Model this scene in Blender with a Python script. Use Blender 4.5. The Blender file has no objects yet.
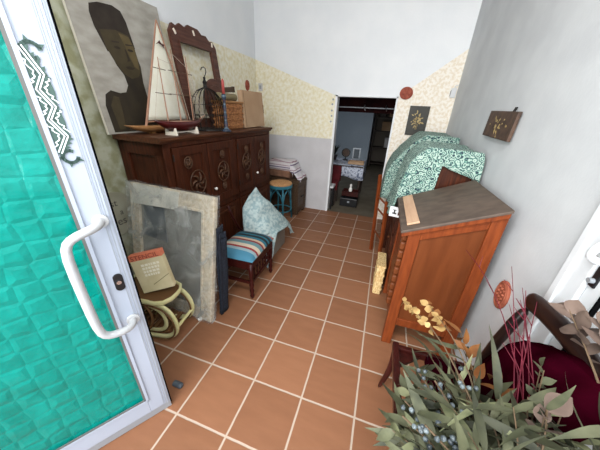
import bpy, bmesh, math, random
from mathutils import Vector, Matrix, Euler

# ------------------------------------------------------------------ camera, world, lights, exposure
sc = bpy.context.scene
col = sc.collection
cam_d = bpy.data.cameras.new('camera'); cam = bpy.data.objects.new('camera', cam_d); col.objects.link(cam)
cam_d.sensor_width = 36.0; cam_d.lens = 245.2 / 600 * 36; cam_d.clip_start = 0.02
yaw, pitch, roll = -0.3007, 0.4414, 0.0453
fwd = Vector((math.sin(yaw) * math.cos(pitch), math.cos(yaw) * math.cos(pitch), -math.sin(pitch)))
rt = Vector((math.cos(yaw), -math.sin(yaw), 0)); up = rt.cross(fwd)
r2 = rt * math.cos(roll) + up * math.sin(roll); u2 = up * math.cos(roll) - rt * math.sin(roll)
m = Matrix((r2, u2, -fwd)).transposed().to_4x4(); m.translation = Vector((1.2099, -0.5762, 1.6403))
cam.matrix_world = m
sc.camera = cam
w = bpy.data.worlds.new('sky'); sc.world = w; w.use_nodes = True
bg = w.node_tree.nodes['Background']; bg.inputs[0].default_value = (0.80, 0.90, 1.0, 1); bg.inputs[1].default_value = 2.2
def area(name, loc, rot, sx, sy, power, colr):
    l = bpy.data.lights.new(name, 'AREA'); l.shape = 'RECTANGLE'; l.size = sx; l.size_y = sy; l.energy = power; l.color = colr
    o = bpy.data.objects.new(name, l); col.objects.link(o); o.location = loc; o.rotation_euler = rot
    return o
area('entrance_daylight', (-0.2, -3.6, 2.7), (math.radians(80), 0, math.radians(-14)), 4.0, 4.0, 390, (1.0, 0.98, 0.95))
area('entrance_floor_fill', (1.05, -0.66, 3.1), (math.radians(30), 0, 0), 1.9, 0.5, 60, (1.0, 0.98, 0.95))  # added fill lamp above the camera, brightens the near floor; not a roof opening
area('back_room_fill', (-0.6, 5.6, 2.2), (0, math.radians(-20), 0), 1.0, 1.0, 9, (0.85, 0.92, 1.0))  # added weak fill lamp for the back room; no window is built there
sc.view_settings.view_transform = 'Standard'; sc.view_settings.look = 'None'
sc.view_settings.gamma = 1.0; sc.view_settings.use_curve_mapping = False
sc.view_settings.exposure = 0.15

# ------------------------------------------------------------------ helpers
R = math.radians
random.seed(7)

def lin(c):
    return tuple((v / 255 / 12.92) if v / 255 <= 0.04045 else ((v / 255 + 0.055) / 1.055) ** 2.4 for v in c) + (1.0,)

def mat(name, c, rough=0.6, c2=None, scale=8.0, stretch=(1, 1, 1), bump=0.0, bscale=None, metal=0.0, kind='noise', detail=6, spec=0.4, lo=0.35, hi=0.65, trans=0.0, alpha=1.0):
    M = bpy.data.materials.new(name); M.use_nodes = True
    nt = M.node_tree; b = nt.nodes['Principled BSDF']
    b.inputs['Base Color'].default_value = lin(c); b.inputs['Roughness'].default_value = rough
    b.inputs['Metallic'].default_value = metal; b.inputs['Specular IOR Level'].default_value = spec
    b.inputs['Transmission Weight'].default_value = trans; b.inputs['Alpha'].default_value = alpha
    if c2 is not None or bump:
        tc = nt.nodes.new('ShaderNodeTexCoord'); mp = nt.nodes.new('ShaderNodeMapping')
        mp.inputs['Scale'].default_value = stretch
        nt.links.new(tc.outputs['Object'], mp.inputs[0])
        if kind == 'wave':
            t = nt.nodes.new('ShaderNodeTexWave'); t.inputs['Scale'].default_value = scale
            t.inputs['Distortion'].default_value = 5.0; t.inputs['Detail'].default_value = 3.0; out = t.outputs['Fac']
        elif kind == 'voronoi':
            t = nt.nodes.new('ShaderNodeTexVoronoi'); t.inputs['Scale'].default_value = scale; out = t.outputs['Distance']
        else:
            t = nt.nodes.new('ShaderNodeTexNoise'); t.inputs['Scale'].default_value = scale
            t.inputs['Detail'].default_value = detail; out = t.outputs['Fac']
        nt.links.new(mp.outputs[0], t.inputs['Vector'])
        if c2 is not None:
            r = nt.nodes.new('ShaderNodeValToRGB'); r.color_ramp.elements[0].position = lo; r.color_ramp.elements[1].position = hi
            r.color_ramp.elements[0].color = lin(c); r.color_ramp.elements[1].color = lin(c2)
            nt.links.new(out, r.inputs[0]); nt.links.new(r.outputs[0], b.inputs['Base Color'])
        if bump:
            bt = t
            if bscale:
                bt = nt.nodes.new('ShaderNodeTexNoise'); bt.inputs['Scale'].default_value = bscale
                nt.links.new(tc.outputs['Object'], bt.inputs['Vector']); bo = bt.outputs['Fac']
            else:
                bo = out
            bn = nt.nodes.new('ShaderNodeBump'); bn.inputs['Strength'].default_value = bump; bn.inputs['Distance'].default_value = 0.01
            nt.links.new(bo, bn.inputs['Height']); nt.links.new(bn.outputs[0], b.inputs['Normal'])
    return M

def wood(name, c, c2, axis=2, rough=0.45, sc_=6):
    st = [9, 9, 9]; st[axis] = 0.9
    return mat(name, c, rough, c2, scale=sc_, stretch=tuple(st), bump=0.12, lo=0.3, hi=0.7, spec=0.2)

class MB:
    """collects shapes and links them as one mesh object"""
    def __init__(s): s.v = []; s.f = []; s.m = []; s.mi = 0
    def add(s, vs, fs, M=None):
        n = len(s.v)
        for p in vs:
            p = Vector(p); s.v.append(M @ p if M else p)
        for f in fs: s.f.append([i + n for i in f]); s.m.append(s.mi)
        return s
    def box(s, x0, x1, y0, y1, z0, z1, M=None):
        vs = [(x, y, z) for z in (z0, z1) for y in (y0, y1) for x in (x0, x1)]
        return s.add(vs, [(0, 2, 3, 1), (4, 5, 7, 6), (0, 1, 5, 4), (2, 6, 7, 3), (0, 4, 6, 2), (1, 3, 7, 5)], M)
    def prism(s, poly, axis, a, b, M=None):
        n = len(poly)
        def P(u, v, t):
            return {0: (t, u, v), 1: (u, t, v), 2: (u, v, t)}[axis]
        vs = [P(u, v, a) for u, v in poly] + [P(u, v, b) for u, v in poly]
        fs = [list(range(n))[::-1], list(range(n, 2 * n))] + [(i, (i + 1) % n, n + (i + 1) % n, n + i) for i in range(n)]
        return s.add(vs, fs, M)
    def ring(s, outer, inner, axis, a, b):
        """frame: outer and inner loops with equal counts"""
        n = len(outer)
        def P(u, v, t): return {0: (t, u, v), 1: (u, t, v), 2: (u, v, t)}[axis]
        vs = [P(*p, a) for p in outer] + [P(*p, a) for p in inner] + [P(*p, b) for p in outer] + [P(*p, b) for p in inner]
        fs = []
        for i in range(n):
            j = (i + 1) % n
            fs += [(i, j, n + j, n + i), (2 * n + i, 3 * n + i, 3 * n + j, 2 * n + j), (i, 2 * n + i, 2 * n + j, j), (n + i, n + j, 3 * n + j, 3 * n + i)]
        return s.add(vs, fs)
    def tube(s, pts, r, n=8, M=None, closed=False, flat=None):
        pts = [Vector(p) for p in pts]; k = len(pts); rings = []
        prev = None
        for i, p in enumerate(pts):
            if closed: t = pts[(i + 1) % k] - pts[i - 1]
            else: t = pts[min(i + 1, k - 1)] - pts[max(i - 1, 0)]
            if t.length < 1e-9: t = Vector((0, 0, 1))
            t.normalize()
            if prev is None:
                a = Vector((0, 0, 1)) if abs(t.z) < 0.9 else Vector((1, 0, 0))
                u = t.cross(a).normalized()
            else:
                u = (prev - t * prev.dot(t))
                u = u.normalized() if u.length > 1e-6 else t.orthogonal().normalized()
            prev = u; v = t.cross(u)
            rr = r[i] if isinstance(r, (list, tuple)) else r
            ru, rv = (rr, rr) if flat is None else flat
            rings.append([p + u * (ru * math.cos(2 * math.pi * q / n)) + v * (rv * math.sin(2 * math.pi * q / n)) for q in range(n)])
        vs = [q for rg in rings for q in rg]; fs = []
        for i in range(k if closed else k - 1):
            j = (i + 1) % k
            for q in range(n):
                fs.append((i * n + q, i * n + (q + 1) % n, j * n + (q + 1) % n, j * n + q))
        if not closed: fs += [list(range(n))[::-1], list(range((k - 1) * n, k * n))]
        return s.add(vs, fs, M)
    def lathe(s, prof, n=20, M=None):
        vs = []; fs = []; k = len(prof)
        for r, z in prof:
            for q in range(n):
                a = 2 * math.pi * q / n; vs.append((r * math.cos(a), r * math.sin(a), z))
        for i in range(k - 1):
            for q in range(n): fs.append((i * n + q, i * n + (q + 1) % n, (i + 1) * n + (q + 1) % n, (i + 1) * n + q))
        fs += [list(range(n))[::-1], list(range((k - 1) * n, k * n))]
        return s.add(vs, fs, M)
    def grid(s, P, nu, nv):
        vs = [P(i / nu, j / nv) for j in range(nv + 1) for i in range(nu + 1)]
        fs = [(j * (nu + 1) + i, j * (nu + 1) + i + 1, (j + 1) * (nu + 1) + i + 1, (j + 1) * (nu + 1) + i) for j in range(nv) for i in range(nu)]
        return s.add(vs, fs)
    def leaf(s, p, d, nrm, L, W, curl=0.25, n=5, pw=0.75, cup=0.25):
        """pointed leaf blade, bent along its length"""
        d = Vector(d).normalized(); nrm = Vector(nrm); nrm = (nrm - d * nrm.dot(d))
        nrm = nrm.normalized() if nrm.length > 1e-6 else d.orthogonal().normalized()
        sd = d.cross(nrm); vs = []; fs = []
        for i in range(n + 1):
            t = i / n
            hw = W * 0.5 * math.sin(math.pi * (0.06 + 0.94 * t) ** pw) if i < n else W * 0.02
            c = Vector(p) + d * (L * t) - nrm * (curl * L * t * t)
            vs += [c + sd * hw + nrm * hw * cup, c, c - sd * hw + nrm * hw * cup]
        for i in range(n):
            a = i * 3
            fs += [(a, a + 1, a + 4, a + 3), (a + 1, a + 2, a + 5, a + 4)]
        return s.add(vs, fs)
    def build(s, name, mats, parent=None, bevel=0.0, smooth=False, solid=0.0, subsurf=0, loc=None, rot=None):
        me = bpy.data.meshes.new(name)
        me.from_pydata([tuple(v) for v in s.v], [], s.f)
        if not isinstance(mats, (list, tuple)): mats = [mats]
        for q in mats: me.materials.append(q)
        for p, i in zip(me.polygons, s.m): p.material_index = min(i, len(mats) - 1); p.use_smooth = smooth
        b = bmesh.new(); b.from_mesh(me); bmesh.ops.recalc_face_normals(b, faces=b.faces); b.to_mesh(me); b.free()
        me.update()
        o = bpy.data.objects.new(name, me); col.objects.link(o)
        if parent: o.parent = parent
        if loc: o.location = loc
        if rot: o.rotation_euler = rot
        if solid:
            q = o.modifiers.new('solid', 'SOLIDIFY'); q.thickness = solid; q.offset = -1
        if bevel:
            q = o.modifiers.new('bevel', 'BEVEL'); q.width = bevel; q.segments = 2; q.limit_method = 'ANGLE'; q.angle_limit = R(40)
        if subsurf:
            q = o.modifiers.new('sub', 'SUBSURF'); q.levels = subsurf; q.render_levels = subsurf
        return o

def tag(o, label=None, cat=None, group=None, kind=None):
    if label: o['label'] = label
    if cat: o['category'] = cat
    if group: o['group'] = group
    if kind: o['kind'] = kind
    return o

def thing(name, loc, label, cat, rz=0.0, group=None, rot=None):
    o = bpy.data.objects.new(name, None); col.objects.link(o); o.empty_display_size = 0.1
    o.location = loc; o.rotation_euler = rot if rot else (0, 0, rz)
    return tag(o, label, cat, group)

def struct(o): o['kind'] = 'structure'; return o

def lettering(txt, size, material, parent, M, name='lettering', squeeze=1.0, depth=0.0006, align='LEFT'):
    cu = bpy.data.curves.new('txt', 'FONT'); cu.body = txt; cu.size = size; cu.extrude = depth; cu.align_x = align
    to = bpy.data.objects.new('txt', cu); col.objects.link(to)
    bpy.context.view_layer.update()
    me = bpy.data.meshes.new_from_object(to.evaluated_get(bpy.context.evaluated_depsgraph_get()))
    bpy.data.objects.remove(to); bpy.data.curves.remove(cu)
    me.transform(Matrix.Diagonal((squeeze, 1, 1, 1))); me.materials.clear(); me.materials.append(material)
    o = bpy.data.objects.new(name, me); col.objects.link(o); o.parent = parent; o.matrix_local = M
    return o

def frame_M(origin, xax, yax):
    x = Vector(xax).normalized(); y = Vector(yax); y = (y - x * y.dot(x)).normalized(); z = x.cross(y)
    q = Matrix((x, y, z)).transposed().to_4x4(); q.translation = Vector(origin); return q

def sm(pts, k=5):
    """Catmull-Rom resampling of a polyline"""
    P = [Vector(p) for p in pts]; out_ = []
    for i in range(len(P) - 1):
        a, b, c, d_ = P[max(i - 1, 0)], P[i], P[i + 1], P[min(i + 2, len(P) - 1)]
        for j in range(k):
            t = j / k
            out_.append(.5 * ((2 * b) + (c - a) * t + (2 * a - 5 * b + 4 * c - d_) * t * t + (3 * b - a - 3 * c + d_) * t ** 3))
    return out_ + [P[-1]]

def circ(cx, cy, rx, ry=None, n=24, a0=0.0, a1=2 * math.pi, end=False):
    ry = rx if ry is None else ry
    k = n if not end else n - 1
    return [(cx + rx * math.cos(a0 + (a1 - a0) * i / k), cy + ry * math.sin(a0 + (a1 - a0) * i / k)) for i in range(n)]

# ------------------------------------------------------------------ materials
def mat_tiles():
    M = bpy.data.materials.new('terracotta_tiles'); M.use_nodes = True; nt = M.node_tree; N = nt.nodes; L = nt.links
    b = N['Principled BSDF']; tc = N.new('ShaderNodeTexCoord'); sx = N.new('ShaderNodeSeparateXYZ'); L.new(tc.outputs['Object'], sx.inputs[0])
    def math_(op, a, v=None):
        q = N.new('ShaderNodeMath'); q.operation = op
        if isinstance(a, (int, float)): q.inputs[0].default_value = a
        else: L.new(a, q.inputs[0])
        if v is not None:
            if isinstance(v, (int, float)): q.inputs[1].default_value = v
            else: L.new(v, q.inputs[1])
        return q.outputs[0]
    nz = N.new('ShaderNodeTexNoise'); nz.inputs['Scale'].default_value = 14; L.new(tc.outputs['Object'], nz.inputs['Vector'])
    wob = math_('MULTIPLY', math_('SUBTRACT', nz.outputs['Fac'], 0.5), 0.012)
    ds = []; cells = []
    for k in (0, 1):
        a = math_('ADD', math_('DIVIDE', sx.outputs[k], 0.33), wob)
        cells.append(math_('FLOOR', a))
        fr = math_('FRACT', a)
        ds.append(math_('MINIMUM', fr, math_('SUBTRACT', 1.0, fr)))
    d = math_('MINIMUM', ds[0], ds[1])
    ramp = N.new('ShaderNodeValToRGB'); ramp.color_ramp.elements[0].position = 0.012; ramp.color_ramp.elements[1].position = 0.021
    L.new(d, ramp.inputs[0])
    cb = N.new('ShaderNodeCombineXYZ'); L.new(cells[0], cb.inputs[0]); L.new(cells[1], cb.inputs[1])
    wn = N.new('ShaderNodeTexWhiteNoise'); L.new(cb.outputs[0], wn.inputs['Vector'])
    n2 = N.new('ShaderNodeTexNoise'); n2.inputs['Scale'].default_value = 5; n2.inputs['Detail'].default_value = 8
    mp = N.new('ShaderNodeMapping'); mp.inputs['Scale'].default_value = (1, 4, 1); mp.inputs['Rotation'].default_value = (0, 0, 0.3)
    L.new(tc.outputs['Object'], mp.inputs[0]); L.new(mp.outputs[0], n2.inputs['Vector'])
    mx = N.new('ShaderNodeMix'); mx.data_type = 'RGBA'; mx.inputs[6].default_value = lin((116, 76, 52)); mx.inputs[7].default_value = lin((148, 102, 74))
    fac = math_('ADD', math_('MULTIPLY', wn.outputs['Value'], 0.45), math_('MULTIPLY', n2.outputs['Fac'], 0.55)); L.new(fac, mx.inputs[0])
    m2 = N.new('ShaderNodeMix'); m2.data_type = 'RGBA'; m2.inputs[6].default_value = lin((176, 158, 142)); L.new(mx.outputs[2], m2.inputs[7]); L.new(ramp.outputs[0], m2.inputs[0])
    L.new(m2.outputs[2], b.inputs['Base Color'])
    b.inputs['Roughness'].default_value = 0.5; b.inputs['Specular IOR Level'].default_value = 0.3
    bp = N.new('ShaderNodeBump'); bp.inputs['Strength'].default_value = 0.3; bp.inputs['Distance'].default_value = 0.004
    L.new(math_('ADD', math_('MULTIPLY', ramp.outputs[0], 1.0), math_('MULTIPLY', n2.outputs['Fac'], 0.3)), bp.inputs['Height']); L.new(bp.outputs[0], b.inputs['Normal'])
    return M

def mat_fabric_pattern():
    M = bpy.data.materials.new('teal_print_fabric'); M.use_nodes = True; nt = M.node_tree; N = nt.nodes; L = nt.links; b = N['Principled BSDF']
    tc = N.new('ShaderNodeTexCoord')
    v = N.new('ShaderNodeTexVoronoi'); v.inputs['Scale'].default_value = 27; v.inputs['Randomness'].default_value = 0.8; L.new(tc.outputs['Object'], v.inputs['Vector'])
    sn = N.new('ShaderNodeMath'); sn.operation = 'SINE'; ml = N.new('ShaderNodeMath'); ml.operation = 'MULTIPLY'; ml.inputs[1].default_value = 19
    L.new(v.outputs['Distance'], ml.inputs[0]); L.new(ml.outputs[0], sn.inputs[0])
    nz = N.new('ShaderNodeTexNoise'); nz.inputs['Scale'].default_value = 55; L.new(tc.outputs['Object'], nz.inputs['Vector'])
    ad = N.new('ShaderNodeMath'); ad.operation = 'MULTIPLY_ADD'; ad.inputs[1].default_value = 0.34; L.new(sn.outputs[0], ad.inputs[0]); L.new(nz.outputs['Fac'], ad.inputs[2])
    r = N.new('ShaderNodeValToRGB'); e = r.color_ramp.elements
    e[0].position = 0.16; e[0].color = lin((30, 42, 58)); e[1].position = 0.86; e[1].color = lin((166, 182, 172))
    for p, c in ((0.28, (58, 92, 92)), (0.38, (92, 130, 118)), (0.58, (112, 150, 136)), (0.70, (146, 168, 155))):
        q = e.new(p); q.color = lin(c)
    L.new(ad.outputs[0], r.inputs[0]); L.new(r.outputs[0], b.inputs['Base Color']); b.inputs['Roughness'].default_value = 0.85
    return M

def mat_stripes(name, axis, stops, freq, rough=0.85, off=0.0):
    M = bpy.data.materials.new(name); M.use_nodes = True; nt = M.node_tree; N = nt.nodes; L = nt.links; b = N['Principled BSDF']
    tc = N.new('ShaderNodeTexCoord'); s = N.new('ShaderNodeSeparateXYZ'); L.new(tc.outputs['Object'], s.inputs[0])
    m1 = N.new('ShaderNodeMath'); m1.operation = 'MULTIPLY'; m1.inputs[1].default_value = freq; L.new(s.outputs[axis], m1.inputs[0])
    m3 = N.new('ShaderNodeMath'); m3.operation = 'ADD'; m3.inputs[1].default_value = off; L.new(m1.outputs[0], m3.inputs[0])
    m2 = N.new('ShaderNodeMath'); m2.operation = 'FRACT'; L.new(m3.outputs[0], m2.inputs[0])
    r = N.new('ShaderNodeValToRGB'); r.color_ramp.interpolation = 'CONSTANT'; e = r.color_ramp.elements
    e[0].position = stops[0][0]; e[0].color = lin(stops[0][1]); e[1].position = stops[1][0]; e[1].color = lin(stops[1][1])
    for p, c in stops[2:]: q = e.new(p); q.color = lin(c)
    L.new(m2.outputs[0], r.inputs[0]); L.new(r.outputs[0], b.inputs['Base Color']); b.inputs['Roughness'].default_value = rough
    nz = N.new('ShaderNodeTexNoise'); nz.inputs['Scale'].default_value = 160; L.new(tc.outputs['Object'], nz.inputs['Vector'])
    bp = N.new('ShaderNodeBump'); bp.inputs['Strength'].default_value = 0.4; bp.inputs['Distance'].default_value = 0.004; L.new(nz.outputs['Fac'], bp.inputs['Height']); L.new(bp.outputs[0], b.inputs['Normal'])
    return M

def mat_teal_glass():
    M = bpy.data.materials.new('teal_patterned_glass'); M.use_nodes = True; nt = M.node_tree; N = nt.nodes; L = nt.links; b = N['Principled BSDF']
    b.inputs['Roughness'].default_value = 0.2; b.inputs['Specular IOR Level'].default_value = 0.4; b.inputs['Coat Weight'].default_value = 0.3; b.inputs['Coat Roughness'].default_value = 0.04
    b.inputs['Transmission Weight'].default_value = 0.18; b.inputs['IOR'].default_value = 1.3
    tc = N.new('ShaderNodeTexCoord')
    v = N.new('ShaderNodeTexVoronoi'); v.feature = 'DISTANCE_TO_EDGE'; v.inputs['Scale'].default_value = 14; v.inputs['Randomness'].default_value = 0.25; L.new(tc.outputs['Object'], v.inputs['Vector'])
    nz = N.new('ShaderNodeTexNoise'); nz.inputs['Scale'].default_value = 13; nz.inputs['Detail'].default_value = 4; L.new(tc.outputs['Object'], nz.inputs['Vector'])
    r = N.new('ShaderNodeValToRGB'); r.color_ramp.elements[0].position = 0.3; r.color_ramp.elements[1].position = 0.75
    r.color_ramp.elements[0].color = lin((0, 122, 110)); r.color_ramp.elements[1].color = lin((0, 146, 134))
    L.new(nz.outputs['Fac'], r.inputs[0]); L.new(r.outputs[0], b.inputs['Base Color'])
    ad = N.new('ShaderNodeMath'); ad.operation = 'MULTIPLY_ADD'; ad.inputs[1].default_value = 0.6; L.new(nz.outputs['Fac'], ad.inputs[0]); L.new(v.outputs['Distance'], ad.inputs[2])
    bp = N.new('ShaderNodeBump'); bp.inputs['Strength'].default_value = 0.8; bp.inputs['Distance'].default_value = 0.02
    L.new(ad.outputs[0], bp.inputs['Height']); L.new(bp.outputs[0], b.inputs['Normal'])
    return M

m_tiles = mat_tiles()
m_white = mat('white_plaster', (232, 234, 236), 0.85, (226, 229, 232), scale=3, bump=0.15, bscale=60)
m_wall_r = mat('pale_grey_stippled_plaster', (200, 203, 205), 0.85, (190, 193, 196), scale=4, bump=0.08, bscale=45)
m_yellow = mat('yellow_sponged_paint', (222, 212, 176), 0.85, (236, 232, 216), scale=22, bump=0.2, bscale=50, lo=0.36, hi=0.62)
m_olive = mat('olive_sponged_paint', (146, 146, 114), 0.85, (178, 180, 160), scale=9, bump=0.2, bscale=50, lo=0.4, hi=0.6)
m_cream = mat('cream_stippled_paint', (226, 214, 194), 0.85, (240, 234, 224), scale=28, bump=0.3, bscale=60, lo=0.42, hi=0.56)
m_mauve = mat('mauve_grey_paint', (190, 188, 190), 0.85, (200, 198, 200), scale=4)
m_alu = mat('white_aluminium', (158, 166, 180), 0.35, spec=0.5)
m_doorw = mat('white_door_paint', (220, 223, 226), 0.4)
m_alu_g = mat('grey_aluminium', (150, 156, 162), 0.35, metal=0.3)
m_rubber = mat('black_rubber', (8, 8, 9), 0.9, spec=0.05)
m_black = mat('black_paint', (20, 20, 22), 0.35)
m_glass = mat_teal_glass()
m_decal = mat('dark_green_vinyl', (62, 84, 78), 0.5)
m_vinyl_w = mat('white_vinyl', (232, 238, 242), 0.45)
m_plastic_w = mat('white_plastic', (206, 208, 210), 0.3)
m_chrome = mat('chrome', (200, 200, 205), 0.2, metal=1.0)
m_dark = wood('dark_carved_oak', (44, 20, 11), (78, 38, 21), 2)
m_dark_h = wood('dark_oak_top', (60, 34, 22), (92, 55, 35), 1)
m_carve = mat('worn_carving', (64, 38, 22), 0.55, (86, 56, 34), scale=30)
m_knob = mat('white_porcelain', (240, 238, 232), 0.2)
m_orange = wood('orange_pine', (98, 44, 20), (128, 62, 28), 2)
m_orange_p = wood('orange_pine_panel', (88, 44, 20), (106, 56, 28), 2, sc_=2)
m_lid = mat('worn_grey_brown_lid', (70, 58, 50), 0.6, (90, 76, 66), scale=5, stretch=(2, 3, 2), bump=0.1)
m_pale = wood('pale_board', (176, 140, 112), (192, 158, 130), 1)
m_mahog = wood('mahogany', (40, 14, 12), (62, 22, 18), 2, rough=0.3)
m_teal = mat_fabric_pattern()
m_stripe = mat_stripes('striped_woven_wool', 1, [(0.0, (62, 118, 142)), (0.16, (134, 158, 164)), (0.22, (140, 48, 50)), (0.27, (196, 182, 160)), (0.36, (98, 134, 140)), (0.46, (124, 42, 46)), (0.51, (186, 160, 136)), (0.57, (38, 104, 122)), (0.64, (22, 30, 36)), (0.71, (38, 104, 122)), (0.76, (22, 30, 36)), (0.83, (38, 104, 122)), (0.88, (160, 104, 98))], 2.0, off=0.5)
m_throw = mat_stripes('striped_cotton_throw', 2, [(0.0, (206, 202, 206)), (0.3, (112, 96, 124)), (0.45, (212, 208, 210)), (0.62, (150, 120, 130)), (0.72, (206, 200, 204))], 9)
m_brownblanket = mat('brown_blanket', (112, 78, 60), 0.9, (136, 100, 78), scale=20, bump=0.2)
m_bluecloth = mat('pale_blue_brocade', (142, 166, 170), 0.8, (182, 198, 196), scale=30, bump=0.3, lo=0.42, hi=0.58)
m_blue_paint = mat('turquoise_paint', (38, 104, 122), 0.45, (56, 122, 138), scale=14)
m_cork = mat('cork', (172, 122, 78), 0.8, (204, 158, 108), scale=50)
m_trunkw = wood('weathered_trunk_wood', (58, 43, 32), (88, 70, 54), 1)
m_plasticw = mat('clear_plastic_wrap', (206, 208, 204), 0.16, (176, 180, 178), scale=5, bump=1.0, bscale=16, alpha=0.35, spec=1.0)
_nt = m_plasticw.node_tree; _n = _nt.nodes.new('ShaderNodeTexNoise'); _n.inputs['Scale'].default_value = 4.5; _n.inputs['Detail'].default_value = 9; _n.inputs['Distortion'].default_value = 1.6
_t = _nt.nodes.new('ShaderNodeTexCoord'); _nt.links.new(_t.outputs['Object'], _n.inputs['Vector'])
_r = _nt.nodes.new('ShaderNodeMapRange'); _r.inputs[1].default_value = .35; _r.inputs[2].default_value = .70; _r.inputs[1].default_value = .42; _r.inputs[3].default_value = .10; _r.inputs[4].default_value = .62
_nt.links.new(_n.outputs['Fac'], _r.inputs[0]); _nt.links.new(_r.outputs[0], _nt.nodes['Principled BSDF'].inputs['Alpha'])
m_gilt = mat('flaking_cream_gilt', (188, 172, 146), 0.7, (214, 204, 184), scale=35, bump=0.5)
m_grey_glass = mat('grey_mirror', (112, 112, 107), 0.25, (138, 138, 132), scale=3, bump=0.1, spec=0.7)
m_bluegrey = mat('blue_grey_card', (58, 66, 74), 0.6, (90, 98, 104), scale=6)
m_tape = mat('brown_paper', (176, 170, 152), 0.7)
m_navy = mat('navy_denim', (16, 20, 30), 0.95, (34, 40, 52), scale=60)
m_cardboard = mat('cardboard', (166, 134, 104), 0.85, (178, 148, 118), scale=5)
m_box_p = mat('cream_printed_card', (204, 190, 150), 0.7, (216, 204, 166), scale=12)
m_red_p = mat('faded_red_print', (214, 122, 92), 0.7)
m_dk_red = mat('dark_red_ink', (132, 50, 38), 0.7)
m_ink_w = mat('pale_ink', (238, 232, 214), 0.7)
m_creamcane = mat('cream_enamel', (202, 196, 140), 0.45, (214, 208, 160), scale=10)
m_brown_edge = mat('brown_cane', (104, 72, 42), 0.6)
m_frame_w = wood('brown_mirror_frame', (70, 42, 34), (98, 62, 50), 1)
m_bone = mat('bone_inlay', (232, 222, 206), 0.5)
m_canvas = mat('grey_canvas_paint', (150, 146, 136), 0.8, (172, 168, 160), scale=7, stretch=(1, 1, 2), bump=0.15)
m_canvas_e = mat('raw_canvas_edge', (206, 200, 186), 0.8)
m_p_dark = mat('dark_olive_paint', (38, 32, 24), 0.7, (52, 44, 30), scale=8)
m_p_mid = mat('olive_brown_paint', (58, 50, 32), 0.7, (70, 60, 40), scale=10)
m_p_lite = mat('ochre_brown_paint', (86, 74, 46), 0.7, (98, 84, 54), scale=12)
m_p_hair = mat('umber_paint', (40, 32, 26), 0.7, (50, 42, 34), scale=14)
m_sail = mat('cream_sailcloth', (222, 218, 200), 0.85, (230, 228, 214), scale=12)
m_spar = wood('pinkish_spar', (150, 112, 92), (176, 136, 114), 2)
m_hullw = wood('bare_wood_hull', (126, 86, 52), (164, 120, 78), 1)
m_hullr = mat('dark_red_varnish', (62, 14, 16), 0.3, (78, 20, 20), scale=10)
m_string = mat('pale_string', (190, 176, 158), 0.8)
m_wire = mat('blackened_wire', (40, 38, 36), 0.5, metal=0.5)
m_candle = mat_stripes('blue_turned_paint', 2, [(0.0, (44, 56, 72)), (0.35, (84, 102, 114)), (0.55, (40, 46, 60)), (0.8, (70, 52, 64))], 14, 0.4)
m_candlered = mat('red_candle', (168, 72, 68), 0.5)
m_basket = mat('brown_wicker', (120, 74, 42), 0.75, (176, 120, 74), scale=40, stretch=(1, 1, 2), bump=0.6)
m_roll = mat('khaki_roll', (128, 116, 86), 0.8)
m_straw = mat('straw', (178, 142, 88), 0.85, (226, 200, 148), scale=26, stretch=(3, 3, 1), bump=0.9)
m_terra = mat('terracotta', (142, 74, 52), 0.8, (164, 92, 68), scale=24, bump=0.3)
m_terra_d = mat('dark_red_terracotta', (130, 60, 46), 0.75, (164, 86, 66), scale=30, bump=0.5)
m_plq = mat('dark_painted_wood', (56, 40, 32), 0.6, (84, 62, 48), scale=22)
m_gold = mat('dull_gold_paint', (150, 126, 78), 0.6, (188, 168, 120), scale=30)
m_blackpic = mat('black_lacquer', (38, 38, 32), 0.5, (52, 50, 42), scale=9)
m_velvet = mat('burgundy_velvet', (36, 2, 11), 1.0, (50, 4, 17), scale=7, spec=0.0)
m_chairblk = mat('black_brown_lacquer', (24, 15, 14), 0.3, (40, 24, 20), scale=8)
m_leaf = [mat('grey_green_leaf', (64, 67, 48), 0.65, (92, 94, 70), scale=14), mat('olive_leaf', (42, 45, 31), 0.65, (66, 68, 48), scale=14),
          mat('pale_green_leaf', (98, 102, 72), 0.65, (126, 128, 96), scale=12)]
m_leafgold = mat('dried_gold_leaf', (144, 112, 64), 0.65, (172, 142, 92), scale=14)
m_leafrust = mat('dried_rust_leaf', (108, 64, 28), 0.65, (140, 92, 48), scale=14)
m_leaftaupe = mat('dried_taupe_leaf', (84, 68, 60), 0.8, (104, 87, 77), scale=12)
m_twig = mat('brown_twig', (92, 74, 54), 0.7)
m_redtwig = mat('crimson_twig', (82, 12, 30), 0.6, (106, 26, 44), scale=20)
m_pod = mat('silvery_seed_pod', (56, 63, 68), 0.3, (108, 118, 122), scale=40, lo=0.4, hi=0.6)
m_vase = mat('dark_glazed_pot', (48, 40, 36), 0.3)
m_dkfloor = mat('dark_cement_floor', (98, 90, 76), 0.7, (112, 104, 90), scale=5)
m_bluewall = mat('blue_grey_wall', (168, 180, 190), 0.85, (160, 172, 184), scale=2)
m_beam = mat('dark_red_brown_beam', (20, 7, 8), 0.9, (34, 12, 12), scale=8, spec=0.05)
m_floral = mat('floral_tablecloth', (190, 196, 210), 0.8, (98, 108, 132), scale=26, lo=0.5, hi=0.6)
m_redcloth = mat('red_cloth', (92, 14, 22), 0.85, (74, 10, 17), scale=12)
m_shelfw = wood('dark_shelf_wood', (44, 36, 32), (66, 54, 46), 2)

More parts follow.
